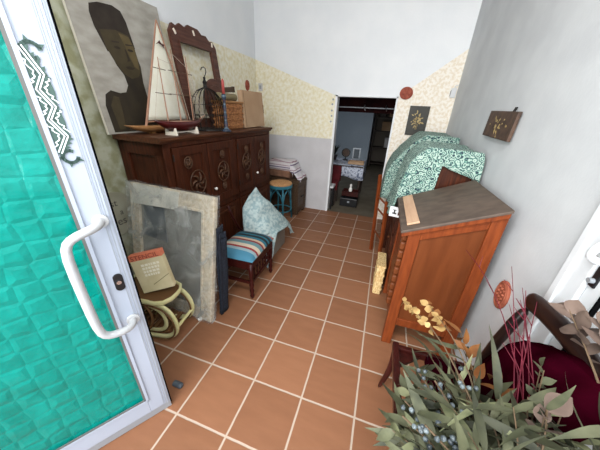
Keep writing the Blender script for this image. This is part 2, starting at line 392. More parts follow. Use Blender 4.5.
# ------------------------------------------------------------------ setting
XL, XR, YB, YF, ZC = -0.90, 2.0, 3.5, -0.80, 3.45
struct(MB().box(XL, XR, YF - 0.3, YB + 0.02, -0.08, 0).build('floor', m_tiles))
struct(MB().box(-3.0, 4.5, -6, YF - 0.31, -0.2, -0.06).build('street_ground', mat('pavement', (150, 146, 140), 0.9, (130, 128, 122), scale=6)))
struct(MB().box(XL - 0.2, XR + 0.2, YF - 0.3, YB + 0.2, ZC, ZC + 0.1).build('ceiling', mat('ceiling_paint', (176, 176, 174), 0.9)))
# left wall: olive paint near the entrance, yellow further in, white above 2.31 m
wl = MB()
def lwall(y0, y1, z0, z1, mi): wl.mi = mi; wl.box(XL - 0.2, XL, y0, y1, z0, z1)
lwall(YF - 0.3, 1.45, 0, 2.31, 1); lwall(1.45, YB + 0.2, 0, 1.23, 3); lwall(1.45, YB + 0.2, 1.23, 2.31, 2); lwall(YF - 0.3, YB + 0.2, 2.31, ZC, 0)
struct(wl.build('wall_left', [m_white, m_olive, m_yellow, m_mauve]))
# back wall with the doorway; painted zones cut as faces
DX0, DX1, DZ = 0.44, 1.275, 1.835
wb = MB(); y0, y1 = YB, YB + 0.16
def bwall(poly, mi): wb.mi = mi; wb.prism(poly, 1, y0, y1)
bwall([(XL - .2, 0), (DX0, 0), (DX0, 1.23), (XL - .2, 1.23)], 3)
bwall([(XL - .2, 1.23), (DX0, 1.23), (DX0, DZ), (XL, 2.31), (XL - .2, 2.31)], 2)
bwall([(XL - .2, 2.31), (XL, 2.31), (DX0, DZ), (DX1, DZ), (XR, 2.39), (XR + .2, 2.39), (XR + .2, ZC), (XL - .2, ZC)], 0)
bwall([(DX1, 0), (XR + .2, 0), (XR + .2, 2.39), (XR, 2.39), (DX1, DZ)], 1)
struct(wb.build('wall_back', [m_white, m_cream, m_yellow, m_mauve]))
# white corner bead round the doorway
tb = MB(); tb.box(DX0 - 0.028, DX0 + 0.002, y0 - 0.006, y1 + 0.005, 0, DZ + 0.02); tb.box(DX1 - 0.002, DX1 + 0.02, y0 - 0.006, y1 + 0.005, 0, DZ + 0.02); tb.box(DX0 - 0.028, DX1 + 0.02, y0 - 0.006, y1 + 0.005, DZ - 0.002, DZ + 0.018)
struct(tb.build('trim_1', m_white))
# right wall with a white door set into it near the entrance
wr = MB(); wr.box(XR, XR + 0.2, 0.545, YB + 0.2, 0, ZC); wr.box(XR, XR + 0.2, YF - 0.3, 0.545, 2.3, ZC); wr.box(XR, XR + 0.2, YF - 0.3, -0.40, 0, 2.3)
struct(wr.build('wall_right', m_wall_r))
# front wall: low stub beside the glazed entrance and a lintel above it
wf = MB(); wf.box(XL - .2, -0.22, YF - 0.2, YF, 0, ZC); wf.box(-0.22, XR + .2, YF - 0.2, YF, 3.2, ZC)
struct(wf.build('wall_front', m_white))
# door in the right wall
d1 = struct(MB().box(XR + 0.02, XR + 0.06, -0.4, 0.545, 0, 2.3).build('door_1', m_doorw))
f = MB()
f.box(XR - 0.012, XR + 0.05, 0.44, 0.545, 0, 2.3); f.box(XR - 0.022, XR + 0.0, 0.515, 0.55, 0, 2.3); f.box(XR - 0.02, XR + 0.05, -0.40, 0.545, 2.24, 2.32); f.box(XR - 0.012, XR + 0.05, -0.40, -0.33, 0, 2.3)
f.build('door_frame', m_doorw, d1, bevel=0.004)
g = MB(); g.box(XR + 0.0, XR + 0.03, 0.372, 0.436, 0.01, 2.23); g.box(XR + 0.0, XR + 0.03, -0.32, -0.22, 0.01, 2.23); g.box(XR + 0.0, XR + 0.03, -0.32, 0.436, 2.1, 2.23); g.box(XR + 0.0, XR + 0.03, -0.32, 0.436, 0.01, 0.16)
g.build('door_stile', m_doorw, d1, bevel=0.004)
MB().box(XR - 0.004, XR + 0.022, 0.363, 0.370, 0.16, 2.1).build('gasket', m_rubber, d1)
MB().box(XR + 0.008, XR + 0.02, -0.22, 0.360, 0.16, 2.1).build('door_panel', m_doorw, d1)
pl = MB().box(XR - 0.008, XR + 0.001, 0.405, 0.432, 1.11, 1.19).build('lock_plate', m_black, d1, bevel=0.003)
MB().tube([(XR - 0.008, 0.418, 1.135), (XR - 0.022, 0.418, 1.135)], 0.010, 12).build('lock_cylinder', m_alu_g, pl)
h = MB(); h.tube([(XR + .0, 0.405, 1.30), (XR - 0.035, 0.41, 1.29), (XR - 0.06, 0.415, 1.255), (XR - 0.055, 0.425, 1.22), (XR - 0.02, 0.43, 1.205), (XR, 0.43, 1.205)], 0.014, 10)
h.build('door_handle', m_doorw, d1, smooth=True, subsurf=1)

# ---- the room behind the doorway
BX0, BX1, BY = -1.6, 1.75, 9.0
struct(MB().box(BX0, BX1, YB + 0.02, BY, -0.08, -0.005).build('floor_back_room', m_dkfloor))
bw = MB(); bw.box(BX0 - .1, BX0, YB + .16, BY, 0, 2.5); bw.box(BX1, BX1 + .1, YB + .16, BY, 0, 2.5); bw.box(BX0, BX1, BY, BY + .1, 0, 2.5)
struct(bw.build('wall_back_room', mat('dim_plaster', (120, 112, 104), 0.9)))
struct(MB().box(BX0, 0.80, 7.4, 7.55, 0, 2.5).build('wall_blue', m_bluewall))
struct(MB().box(0.70, 0.80, 7.55, BY, 0, 2.5).build('wall_passage', m_bluewall))
struct(MB().box(BX0 - .1, BX1 + .1, YB + .16, BY + .1, 2.5, 2.6).build('ceiling_back_room', m_beam))
struct(MB().box(BX0, BX1, 3.95, 4.25, 1.63, 2.5).build('beam', m_beam))
rod = tag(MB().tube([(0.1, 3.85, 1.70), (1.5, 3.85, 1.70)], 0.008, 8).build('curtain_rod', m_alu_g), 'thin metal rod running across below the dark beam', 'rod')
for x in (0.82, 1.15):
    MB().tube([(x, 3.95, 1.75), (x, 3.85, 1.74), (x, 3.84, 1.70), (x + .02, 3.84, 1.66)], 0.010, 8).build('bracket', m_chrome, rod)
# table under the floral cloth
t = thing('side_table', (0.58, 4.55, 0), 'wooden table under a floral cloth in the dim back room', 'table')
MB().box(-.40, .34, -.35, .35, 0.68, 0.70).build('table_top', m_shelfw, t)
for sx, sy in ((-.36, -.31), (.30, -.31), (-.36, .31), (.30, .31)):
    MB().lathe([(.02, 0), (.028, .3), (.022, .34), (.03, .68)], 10).build('leg', m_shelfw, t, loc=(sx, sy, 0))
def tcl(u, v):
    x = -.44 + .82 * u; y = -.40 + .8 * v; z = .712
    if u < .06: z -= .22 * (1 - u / .06); x = -.41
    if u > .94: z -= .26 * ((u - .94) / .06); x = .35 + .02 * (u > .99)
    if v < .08: z = min(z, .712 - .24 * (1 - v / .08) - .03 * math.sin(9 * u)); y = max(y, -.37)
    return (x, y, z)
tag(MB().grid(tcl, 34, 26).build('tablecloth', m_floral, solid=0.004, smooth=True, loc=(.58, 4.55, 0)), 'pale floral cloth hanging over the table in the back room', 'tablecloth')
o = thing('table_clock', (0.50, 4.70, .714), 'round dark clock face on a stand on the floral tablecloth', 'clock')
MB().lathe([(.0, 0), (.055, 0), (.05, .015), (.012, .02), (.012, .07)], 14).build('base', m_black, o)
MB().ring(circ(0, .15, .09), circ(0, .15, .068), 1, -.015, .015).build('rim', m_black, o)
MB().prism(circ(0, .15, .07), 1, -.004, .006).build('dial', m_plq, o)
o = thing('picture_frame', (0.70, 4.86, .714), 'small silver picture frame standing on the floral tablecloth', 'frame', rz=0.1)
MB().ring([(-.08, 0), (.08, 0), (.08, .24), (-.08, .24)], [(-.055, .025), (.055, .025), (.055, .215), (-.055, .215)], 1, -.008, .01).build('surround', m_alu_g, o)
MB().box(-.056, .056, 0, .006, .024, .216).build('picture', m_bluegrey, o)
o = thing('serving_tray', (0.76, 4.42, .714), 'brown rimmed tray lying on the floral tablecloth', 'tray')
MB().box(-.14, .14, -.09, .09, 0, .012).build('base', m_trunkw, o)
MB().ring([(-.15, -.1), (.15, -.1), (.15, .1), (-.15, .1)], [(-.138, -.088), (.138, -.088), (.138, .088), (-.138, .088)], 2, 0, .045).build('rim', m_cardboard, o)
o = thing('potted_plant', (0.27, 4.62, .714), 'dark leafy potted plant on the table against the blue wall', 'plant')
MB().lathe([(.05, 0), (.075, .1), (.07, .1)], 14).build('pot', m_vase, o)
q = MB(); rr = random.Random(3)
for i in range(26):
    a = rr.uniform(0, 6.28); e = rr.uniform(.4, 1.5)
    q.leaf((0, 0, .1), (math.cos(a) * math.cos(e), math.sin(a) * math.cos(e), math.sin(e)), (0, 0, 1), rr.uniform(.14, .26), .05, .3)
q.build('foliage', mat('dark_leaf', (34, 46, 30), .6), o)
# red draped chair, stacked cases on the floor, low white bench
o = thing('hall_chair', (0.36, 3.985, 0), 'small chair draped in red cloth in front of the floral table', 'chair')
for sx, sy in ((-.13, -.13), (.13, -.13), (-.13, .13), (.13, .13)): MB().box(sx - .015, sx + .015, sy - .015, sy + .015, 0, .40).build('leg', m_shelfw, o)
MB().box(-.16, .16, -.16, .16, .40, .43).build('seat', m_shelfw, o); MB().box(-.16, .16, .13, .16, .43, .68).build('backrest', m_shelfw, o)
rc = MB(); rc.grid(lambda u, v: (-.17 + .34 * u, [.17, .165, .12, .115, -.02, -.17, -.175][int(round(v * 6))], [.40, .69, .70, .48, .44, .44, .30 + .02 * math.sin(14 * u)][int(round(v * 6))]), 12, 6)
tag(rc.build('red_throw', m_redcloth, solid=.005, smooth=True, loc=(.36, 3.985, 0)), 'red cloth draped over the small chair in the back room', 'cloth')
o = thing('tool_case', (0.76, 3.98, 0), 'black case with a pale latch on the dark floor beyond the doorway', 'case')
MB().box(-.16, .16, -.11, .11, 0, .16).build('body', m_black, o, bevel=.01)
MB().box(-.02, .02, -.118, -.108, .08, .11).build('latch', m_alu_g, o); MB().tube([(-.05, 0, .16), (-.05, 0, .185), (.05, 0, .185), (.05, 0, .16)], .006, 8).build('handle', m_black, o)
o = thing('open_crate', (0.77, 3.99, .191), 'dark brown open crate stacked on the black case', 'crate')
MB().box(-.15, .15, -.1, .1, 0, .012).build('base', m_mahog, o)
MB().ring([(-.15, -.1), (.15, -.1), (.15, .1), (-.15, .1)], [(-.14, -.09), (.14, -.09), (.14, .09), (-.14, .09)], 2, 0, .1).build('sides', m_mahog, o)
o = thing('porcelain_figure', (0.76, 3.99, .204), 'small white porcelain figure standing in the brown crate', 'figurine')
MB().lathe([(.045, 0), (.05, .01), (.02, .04), (.035, .09), (.028, .13), (.012, .15), (.024, .175), (.02, .2), (.004, .21)], 14).build('figure', m_knob, o, smooth=True)
o = thing('low_bench', (0.40, 3.69, 0), 'low white topped table with black legs just inside the doorway', 'table')
MB().box(-.22, .10, -.1, .12, .40, .43).build('table_top', m_plastic_w, o, bevel=.004)
for sx, sy in ((-.20, -.08), (.08, -.08), (-.20, .10), (.08, .10)): MB().box(sx - .012, sx + .012, sy - .012, sy + .012, 0, .40).build('leg', m_black, o)
o = thing('storage_shelf', (1.25, 8.2, 0), 'dark shelving unit at the end of the passage', 'shelf')
for x in (-.40, .40): MB().box(x - .02, x + .02, -.2, .2, 0, 2.2).build('side_panel', m_shelfw, o)
for z in (.1, .6, 1.1, 1.5, 2.0): MB().box(-.38, .38, -.2, .2, z, z + .03).build('shelf_board', m_shelfw, o)
for i, (x, z, c, wd, hh, lb) in enumerate([(-.2, 1.53, m_shelfw, .2, .34, 'dark upright box on the upper shelf of the passage unit'), (.15, 1.53, m_cardboard, .32, .36, 'tan cardboard carton on the upper shelf of the passage unit'),
        (-.05, 1.13, m_cardboard, .26, .26, 'tan carton on the middle shelf of the passage unit'), (.05, .63, m_mauve, .16, .3, 'pale grey bag on the lower shelf of the passage unit')]):
    b_ = MB(); b_.box(-wd / 2, wd / 2, -.12, .12, 0, hh * .94); b_.box(-wd / 2 - .008, wd / 2 + .008, -.128, .128, hh * .8, hh)
    tag(b_.build('carton', c, bevel=.008, loc=(1.25 + x, 8.2, z)), lb, 'box')

# ------------------------------------------------------------------ glass entrance door (open leaf)
d = Vector((-0.5478, -0.8366, 0)); n = Vector((0.8366, -0.5478, 0))
leaf = thing('entrance_door', (0.272, 0.025, 0.0), 'open white framed entrance door with a teal patterned glass pane', 'door')
leaf.matrix_world = Matrix((d, n, Vector((0, 0, 1)))).transposed().to_4x4() @ Matrix.Identity(4)
leaf.location = (0.272, 0.025, 0.006)
W, H = 0.86, 2.35
LM = Matrix.Identity(4)
q = MB(); q.box(0.0, 0.098, -0.05, 0, 0.05, H); q.box(W - .098, W, -0.05, 0, 0.05, H); q.box(0.098, W - .098, -0.05, 0, 0.05, 0.155); q.box(0.098, W - .098, -0.05, 0, H - .12, H)
q.build('door_frame', m_alu, leaf, bevel=0.002)
q = MB()   # rolled lip lines along the stile
q.box(0.012, 0.018, 0, 0.003, 0.05, H); q.box(0.028, 0.031, 0, 0.002, 0.05, H); q.box(0.090, 0.102, -0.004, 0.006, 0.15, H - .11); q.box(0.09, W - .09, -0.004, 0.006, 0.15, 0.162)
q.build('glazing_bead', m_alu, leaf)
q = MB(); q.box(0.0185, 0.0215, 0, .0035, .05, H); q.box(.0315, .034, 0, .0025, .05, H); q.box(.006, .009, 0, .002, .05, H); q.build('groove_lines', m_alu_g, leaf)
MB().box(0.0, W, -0.045, -0.004, 0.0, 0.05).build('kick_strip', m_alu_g, leaf)
q = MB(); q.box(-0.006, 0.001, -0.052, -0.012, 0.02, H); q.build('seal', m_rubber, leaf)
q = MB(); q.box(0.102, 0.112, -0.002, 0.003, 0.160, H - .115); q.box(0.102, W - .1, -0.002, 0.003, 0.162, 0.170); q.build('gasket', mat('grey_gasket', (92, 92, 90), .7), leaf)
MB().box(0.10, W - .10, -0.026, -0.014, 0.155, H - .118).build('glass_pane', m_glass, leaf)
# offset pull handle
hp = [(0.042, 0.0, 1.225), (0.045, 0.035, 1.225), (0.06, 0.06, 1.222), (0.115, 0.074, 1.212), (0.145, 0.078, 1.195), (0.157, 0.080, 1.155), (0.157, 0.080, 0.98), (0.157, 0.080, 0.80), (0.145, 0.078, 0.76), (0.115, 0.074, 0.742), (0.06, 0.06, 0.732), (0.045, 0.035, 0.73), (0.042, 0.0, 0.73)]
m_handle = mat('white_handle_coating', (176, 178, 180), 0.3)
hd = MB().tube(hp, 0.0165, 12).build('pull_handle', m_handle, leaf, smooth=True, subsurf=1)
for z in (1.225, 0.73): MB().tube([(0.042, 0.0, z), (0.042, 0.012, z)], 0.026, 18).build('rosette', m_handle, hd, smooth=False, bevel=.002)
lk = MB().prism([(0.048 + .017 * math.cos(a), 0.942 + (.024 if math.sin(a) > 0 else -.024) + .018 * math.sin(a)) for a in [i * math.pi / 12 for i in range(24)]], 1, 0, 0.007).build('lock_plate', m_black, leaf, bevel=.002)
MB().tube([(0.048, 0.006, 0.945), (0.048, 0.013, 0.945)], 0.009, 14).build('lock_cylinder', m_chrome, lk)
# tribal ornament stuck to the stile
zig = [(0.0868, 1.759), (0.0609, 1.6936), (0.0816, 1.655), (0.0591, 1.6098), (0.0808, 1.5731), (0.0547, 1.5259), (0.0830, 1.4760)]
def ribbon(mb, pts, wd, y):
    pts = [Vector((p[0], p[1])) for p in pts]
    for i in range(len(pts) - 1):
        a, b = pts[i], pts[i + 1]; t = (b - a); 
        if t.length < 1e-6: continue
        t.normalize(); nn = Vector((-t.y, t.x)) * wd / 2; e = t * wd * .25
        mb.add([(p.x, y, p.y) for p in (a - e + nn, b + e + nn, b + e - nn, a - e - nn)], [(0, 1, 2, 3)])
dc = MB(); dc.mi = 0
ribbon(dc, zig, 0.020, 0.0032)
V2 = lambda p: Vector((p[0], p[1]))
for k in range(1, 6):                                 # solid fields inside the bends
    a, b, c = V2(zig[k - 1]), V2(zig[k]), V2(zig[k + 1])
    a2, c2 = b.lerp(a, .80), b.lerp(c, .80); lim = .100 if b.x < .07 else .042
    mid = (a2 + c2) / 2; far = Vector((lim, mid.y))
    p = [b, a2, Vector((a2.x * .35 + lim * .65, a2.y - .004)), Vector((far.x - (.004 if lim > .07 else -.004), far.y)), Vector((c2.x * .35 + lim * .65, c2.y + .004)), c2]
    dc.add([(v.x, .0030, v.y) for v in p], [list(range(6))])
for k in range(len(zig) - 1):                         # thorns
    a, b = V2(zig[k]), V2(zig[k + 1]); t = (b - a).normalized(); nn = Vector((-t.y, t.x))
    for j in range(4):
        c = a + (b - a) * ((j + .5) / 4)
        for sgn in (-1, 1):
            p = [c + t * .007 + nn * sgn * .008, c - t * .007 + nn * sgn * .008, c + nn * sgn * .019 - t * .007]
            p = [Vector((min(max(v.x, .034), .112), v.y)) for v in p]
            dc.add([(v.x, .0034, v.y) for v in p], [(0, 1, 2)])
for cx, cz, sg in ((0.066, 1.752, 1), (0.062, 1.462, -1)):
    arc = [(cx + .019 * math.cos(a), cz + .019 * math.sin(a) * sg) for a in [R(170 - i * 18) for i in range(17)]]
    ribbon(dc, arc, .010, .0036)
    for i in range(1, 16, 4):
        p = V2(arc[i]); o_ = (p - Vector((cx, cz))).normalized(); tt = Vector((-o_.y, o_.x))
        dc.add([(v.x, .0036, v.y) for v in (p + tt * .007, p - tt * .007, p + o_ * .017)], [(0, 1, 2)])
dc.mi = 1
for off in (-.0040, .0040):
    pts = []
    for k, p in enumerate(zig):
        a = V2(zig[max(k - 1, 0)]); b = V2(zig[min(k + 1, len(zig) - 1)]); t = (b - a).normalized(); pts.append(V2(p) + Vector((-t.y, t.x)) * off)
    ribbon(dc, pts, .0034, .0046)
for k in range(1, 6):
    a, b, c = V2(zig[k - 1]), V2(zig[k]), V2(zig[k + 1]); inw = 1 if b.x < .07 else -1
    pts = []
    for i in range(13):
        f = i / 12; q_ = b.lerp(a, .75 * (1 - 2 * f)) if f < .5 else b.lerp(c, .75 * (2 * f - 1))
        pts.append(q_ + Vector((inw * (.016 + .004 * math.sin(i * 2.3)), 0)))
    ribbon(dc, pts, .0030, .0046)
dc.build('tribal_ornament', [m_decal, m_vinyl_w], leaf)['label'] = 'dark green tribal zigzag ornament'
tag(MB().lathe([(.018, 0), (.018, .05), (.014, .06)], 12, Matrix.Translation((0.225, 0.13, 0.02)) @ Matrix.Rotation(R(90), 4, 'Y') @ Matrix.Translation((0, 0, -.03))).build('door_stopper', m_bluegrey), 'small grey rubber door stopper on the tiles beside the glass door', 'door stopper')

# ------------------------------------------------------------------ carved sideboard on the left
cab = thing('carved_cabinet', (-0.372, 0.925, 0), 'long dark carved wooden cabinet against the sponged wall', 'cabinet', rz=-R(3.5))
CL, CD, CH = 1.69, 0.49, 1.405
q = MB()
q.box(-CD + .02, -.02, .02, CL - .02, .05, 1.36)
q.build('body', m_dark, cab, bevel=.004)
q = MB(); q.prism([(-CD - .0, 1.36), (.012, 1.36), (.022, 1.378), (.035, 1.384), (.035, CH), (-CD - .0, CH)], 1, -.03, CL + .03); q.build('top', m_dark_h, cab, bevel=.004)
q = MB(); q.box(-CD, .0, -.005, CL + .005, 0, .08); q.build('plinth', m_dark, cab, bevel=.006)
# end panel rails and stiles
q = MB()
q.box(-.10, 0, 0, .03, .08, 1.36); q.box(-CD, -CD + .09, 0, .03, .08, 1.36); q.box(-CD, 0, 0, .03, 1.26, 1.36); q.box(-CD, 0, 0, .03, .08, .2); q.box(-CD, 0, 0, .03, .62, .72)
q.build('end_panel_frame', m_dark, cab, bevel=.005)
# front uprights and rails
q = MB()
for y in (0.0, .86, CL - .07): q.box(-.03, .004, y, y + .065, .08, 1.36)
q.box(-.03, .004, 0, CL, .66, .715); q.box(-.03, .004, 0, CL, 1.325, 1.36)
q.build('face_frame', m_dark, cab, bevel=.004)
def rosette(mb, cy, cz, r):
    mb.tube([(.021, cy + r * math.cos(a), cz + r * 1.15 * math.sin(a)) for a in [i * 2 * math.pi / 26 for i in range(26)]], .006, 6, closed=True)
    for k in range(6):
        a0 = k * math.pi / 3
        mb.tube([(.022, cy + r * t * math.cos(a0 + 1.5 * t), cz + r * 1.1 * t * math.sin(a0 + 1.5 * t)) for t in (.12, .35, .6, .85)], [.005, .011, .010, .004], 6)
dspec = [(.075, .46, 0), (.47, .855, 1), (.935, 1.26, 0), (1.27, CL - .075, 1)]
for i, (ya, yb, kn) in enumerate(dspec):
    dr = MB()
    dr.box(-.01, .016, ya, ya + .065, .72, 1.32); dr.box(-.01, .016, yb - .065, yb, .72, 1.32); dr.box(-.01, .016, ya + .065, yb - .065, 1.25, 1.32); dr.box(-.01, .016, ya + .065, yb - .065, .72, .80)
    dr.box(-.01, .004, ya + .06, yb - .06, .79, 1.26)
    do = dr.build('door', m_dark, cab, bevel=.004)
    cv = MB(); cy = (ya + yb) / 2
    if i == 0: rosette(cv, cy + .03, 1.0, .095); rosette(cv, cy - .055, 1.19, .042)
    else: rosette(cv, cy, 1.06 - .03 * (i == 1), min(.085, (yb - ya) / 2 - .075)); rosette(cv, cy, 1.20, .03); rosette(cv, cy, .88, .03)
    cv.build('carving', m_carve, do, smooth=True)
    if kn:
        MB().lathe([(.006, 0), (.006, .012), (.015, .02), (.015, .03), (.004, .036)], 14, Matrix.Translation((.014, ya + .035 + .0, .885)) @ Matrix.Rotation(R(90), 4, 'Y')).build('knob', m_knob, do, smooth=True)['label'] = 'white porcelain knob'
    else:
        for z in (.82, 1.22): MB().tube([(.02, ya - .004, z), (.02, ya - .004, z + .05)], .006, 8).build('hinge', m_wire, do)
    lo_ = MB(); lo_.box(-.01, .016, ya, yb, .10, .65); lo = lo_.build('lower_door', m_dark, cab, bevel=.004)
    e = MB()
    e.ring([(ya + .05, .15), (yb - .05, .15), (yb - .05, .60), (ya + .05, .60)], [(ya + .075, .175), (yb - .075, .175), (yb - .075, .575), (ya + .075, .575)], 0, .014, .024)
    e.build('moulding', m_dark_h, lo, bevel=.003)

# ------------------------------------------------------------------ things on top of the cabinet
ZT = CH + .001
# portrait canvas leaning on the wall
cv = thing('portrait_painting', (-.775, .845, ZT), 'large unframed portrait canvas of a figure with tall dark hair leaning on the wall', 'painting', rot=(0, -R(5.2), 0))
CW, CHH = .775, .985
q = MB(); q.mi = 1; q.box(-.022, -.002, 0, CW, 0, CHH); q.mi = 0; q.add([(0, 0, 0), (0, CW, 0), (0, CW, CHH), (0, 0, CHH)], [(0, 1, 2, 3)])
q.build('canvas', [m_canvas, m_canvas_e], cv)
pt = MB()
def paint(poly, mi, lay): pt.mi = mi; pt.add([(.0006 * (lay + 1), y, z) for y, z in poly], [list(range(len(poly)))])
paint([(.05, .012), (.045, .2), (.07, .275), (.12, .305), (.19, .29), (.245, .30), (.278, .35), (.27, .42), (.23, .48), (.205, .56), (.42, .62), (.445, .50), (.43, .38), (.435, .28), (.53, .25), (.56, .15), (.57, .012)], 0, 0)   # neck and shoulders
paint([(.145, .70), (.14, .78), (.155, .83), (.22, .855), (.33, .868), (.39, .85), (.415, .79), (.425, .70), (.435, .62), (.19, .56), (.165, .64)], 3, 1)                                              # hair
paint([(.175, .69), (.30, .715), (.40, .70), (.43, .62), (.435, .54), (.43, .46), (.40, .42), (.33, .40), (.27, .43), (.215, .52), (.19, .58)], 1, 2)                                                # face
paint([(.32, .70), (.40, .69), (.428, .61), (.43, .54), (.42, .47), (.385, .49), (.36, .57), (.345, .63)], 2, 3)
paint([(.10, .03), (.085, .2), (.13, .27), (.17, .26), (.165, .15), (.15, .03)], 1, 1)
for cy in (.275, .385): paint(circ(cy, .60, .026, .009, 12), 0, 4); paint([(cy - .034, .628), (cy + .03, .634), (cy + .03, .642), (cy - .03, .638)], 3, 4)
paint([(.335, .60), (.345, .60), (.362, .525), (.33, .518), (.34, .535)], 0, 4)
paint([(.30, .478), (.34, .488), (.385, .480), (.36, .466), (.32, .465)], 0, 4)
pt.build('portrait', [m_p_dark, m_p_mid, m_p_lite, m_p_hair], cv)
# empty mirror frame with a scalloped crest
mf = thing('mirror_frame', (-.715, 1.655, ZT), 'empty brown wooden frame with a scalloped crest leaning behind the wire cage', 'frame', rot=(0, -R(6.4), 0))
out = [(.0, 0), (.68, 0), (.68, .82), (.63, .875), (.58, .865), (.53, .905), (.46, .90), (.41, .935), (.27, .94), (.22, .905), (.15, .925), (.10, .89), (.05, .905), (.0, .84)]
inn = [(.10, .10), (.58, .10), (.58, .77), (.56, .77), (.52, .77), (.48, .77), (.42, .77), (.38, .77), (.30, .77), (.24, .77), (.2, .77), (.16, .77), (.12, .77), (.10, .77)]
MB().ring(out, inn, 0, -.018, .012).build('surround', m_frame_w, mf, bevel=.004)
q = MB(); q.ring([(.085, .085), (.595, .085), (.595, .785), (.085, .785)], [(.1, .1), (.58, .1), (.58, .77), (.1, .77)], 0, .012, .02); q.build('inner_moulding', m_frame_w, mf, bevel=.003)
for y, z, a in ((.06, .84, .5), (.33, .885, 0.2), (.61, .84, -.2)):
    MB().box(-.002, .006, -.011, .011, -.022, .022, Matrix.Translation((.012, y, z)) @ Matrix.Rotation(a, 4, 'X')).build('inlay', m_bone, mf, bevel=.003)['label'] = 'cream bone inlay'

def hull(mb, L, B, Dp, sheer, M=None):
    nu, nv = 16, 8; vs = []; fs = []
    for i in range(nu + 1):
        t = -1 + 2 * i / nu; bw = B / 2 * (1 - abs(t) ** 2.4) + .003; kd = Dp * (1 - .75 * abs(t) ** 3); top = sheer * t * t
        for j in range(nv + 1):
            a = math.pi * j / nv; vs.append((bw * math.cos(a), L / 2 * t * (1 - .10 * math.sin(a)), top - kd * math.sin(a) ** .8))
    for i in range(nu):
        for j in range(nv): fs.append((i * (nv + 1) + j, i * (nv + 1) + j + 1, (i + 1) * (nv + 1) + j + 1, (i + 1) * (nv + 1) + j))
    for i in range(nu): fs.append((i * (nv + 1), (i + 1) * (nv + 1), (i + 1) * (nv + 1) + nv, i * (nv + 1) + nv))
    fs += [list(range(nv + 1)), list(range(nu * (nv + 1), (nu + 1) * (nv + 1)))]
    return mb.add(vs, fs, M)
# wooden boat with the tall cream sail
bt = thing('wooden_sailboat', (-.66, 1.20, ZT), 'model boat with bare wooden hull and tall cream triangular sail', 'model boat')
hull(MB(), .62, .13, .055, .012).build('hull', m_hullw, bt, smooth=True, loc=(0, 0, .058))
for y in (-.1, .06): MB().box(-.03, .03, y, y + .04, 0, .012).build('cradle', m_hullw, bt)
MB().tube([(0, -.12, .05), (-.012, .04, .44), (-.02, .195, .83)], [.010, .008, .005], 8).build('mast', m_spar, bt)
MB().tube([(0, -.11, .088), (0, .37, .10)], .006, 8).build('boom', m_spar, bt)
sl = MB().grid(lambda u, v: (-.02 * v + .025 * math.sin(math.pi * u) * (1 - v), -.105 + .30 * v + u * .47 * (1 - v), .10 + .72 * v), 14, 18)
so = sl.build('sail', m_sail, bt, solid=.002, smooth=True)
MB().tube([(.0, .37, .10), (-.008, .30, .45), (-.02, .195, .83)], .006, 6).build('leech_spar', m_spar, bt)
q = MB(); q.prism([(.12, .655), (.15, .668), (.185, .66), (.205, .638), (.20, .656), (.215, .668), (.18, .672), (.165, .69), (.15, .675)], 0, .006, .009); q.build('fish_emblem', m_hullr, so)
# red three-masted model on a stand
rb = thing('red_schooner', (-.43, 1.225, ZT), 'dark red model ship with three thin masts on a white stand', 'model boat')
q = MB(); hull(q, .55, .115, .075, .016); q.build('hull', m_hullr, rb, smooth=True, loc=(0, 0, .10))
MB().prism(circ(0, 0, .046, .24, 20), 2, .096, .103).build('deck', m_spar, rb)
for y in (-.13, .12):
    MB().prism([(-.05, 0), (.06, 0), (.048, .055), (.036, .028), (-.024, .028), (-.04, .055)], 1, y - .01, y + .01).build('stand', m_bone, rb)
MB().box(-.005, .005, -.13, .12, .014, .022).build('stand_rail', m_bone, rb)
for y, hh in ((-.135, .43), (.0, .50), (.15, .48)):
    MB().tube([(0, y, .09), (0, y, .10 + hh)], [.0055, .003], 7).build('mast', m_spar, rb)
    for z, l_ in ((.20, .075), (.36, .055)): MB().tube([(0, y - l_, .1 + z), (0, y + l_, .095 + z)], .0028, 6).build('yard', m_twig, rb)
q = MB()
for a, b in (((0, .15, .55), (0, .312, .144)), ((0, .15, .48), (0, .295, .14)), ((0, .15, .40), (0, .278, .132)), ((0, .15, .32), (0, .26, .124)), ((0, .0, .58), (.05, .05, .11)), ((0, -.135, .5), (0, -.26, .12)), ((0, .15, .54), (.04, .22, .115)), ((0, .15, .54), (-.04, .22, .115)), ((0, -.135, .52), (0, .0, .5)), ((0, 0, .58), (0, .15, .5))):
    q.tube([a, b], .0016, 5)
q.build('rigging', m_string, rb)
MB().tube([(0, .24, .116), (0, .315, .145)], [.006, .003], 7).build('bowsprit', m_spar, rb)
# wire birdcage with its hook
bc = thing('wire_cage', (-.525, 1.715, ZT), 'black wire hanging cage with a hook on the cabinet top', 'cage')
MB().lathe([(.168, 0), (.172, .008), (.168, .016)], 28).build('base', m_wire, bc)
q = MB()
for k in range(24):
    a = 2 * math.pi * k / 18
    q.tube([(.165 * math.cos(a) * s, .165 * math.sin(a) * s, z) for s, z in ((1, .01), (1.0, .14), (.95, .22), (.78, .30), (.5, .355), (.18, .38), (.04, .385))], .0036, 5)
for z, r_ in ((.14, .165), (.235, .154)): q.tube([(r_ * math.cos(2 * math.pi * i / 28), r_ * math.sin(2 * math.pi * i / 28), z) for i in range(28)], .003, 5, closed=True)
q.build('wires', m_wire, bc)
q = MB(); q.lathe([(.02, .38), (.016, .41), (.022, .43), (.010, .45), (.012, .47), (.005, .475)], 12); q.build('finial', m_wire, bc)
MB().tube([(0, 0, .47), (0, .02, .495), (0, .035, .52), (0, .03, .545), (0, .005, .555), (0, -.025, .545), (0, -.04, .525)], .004, 8).build('hook', m_wire, bc)
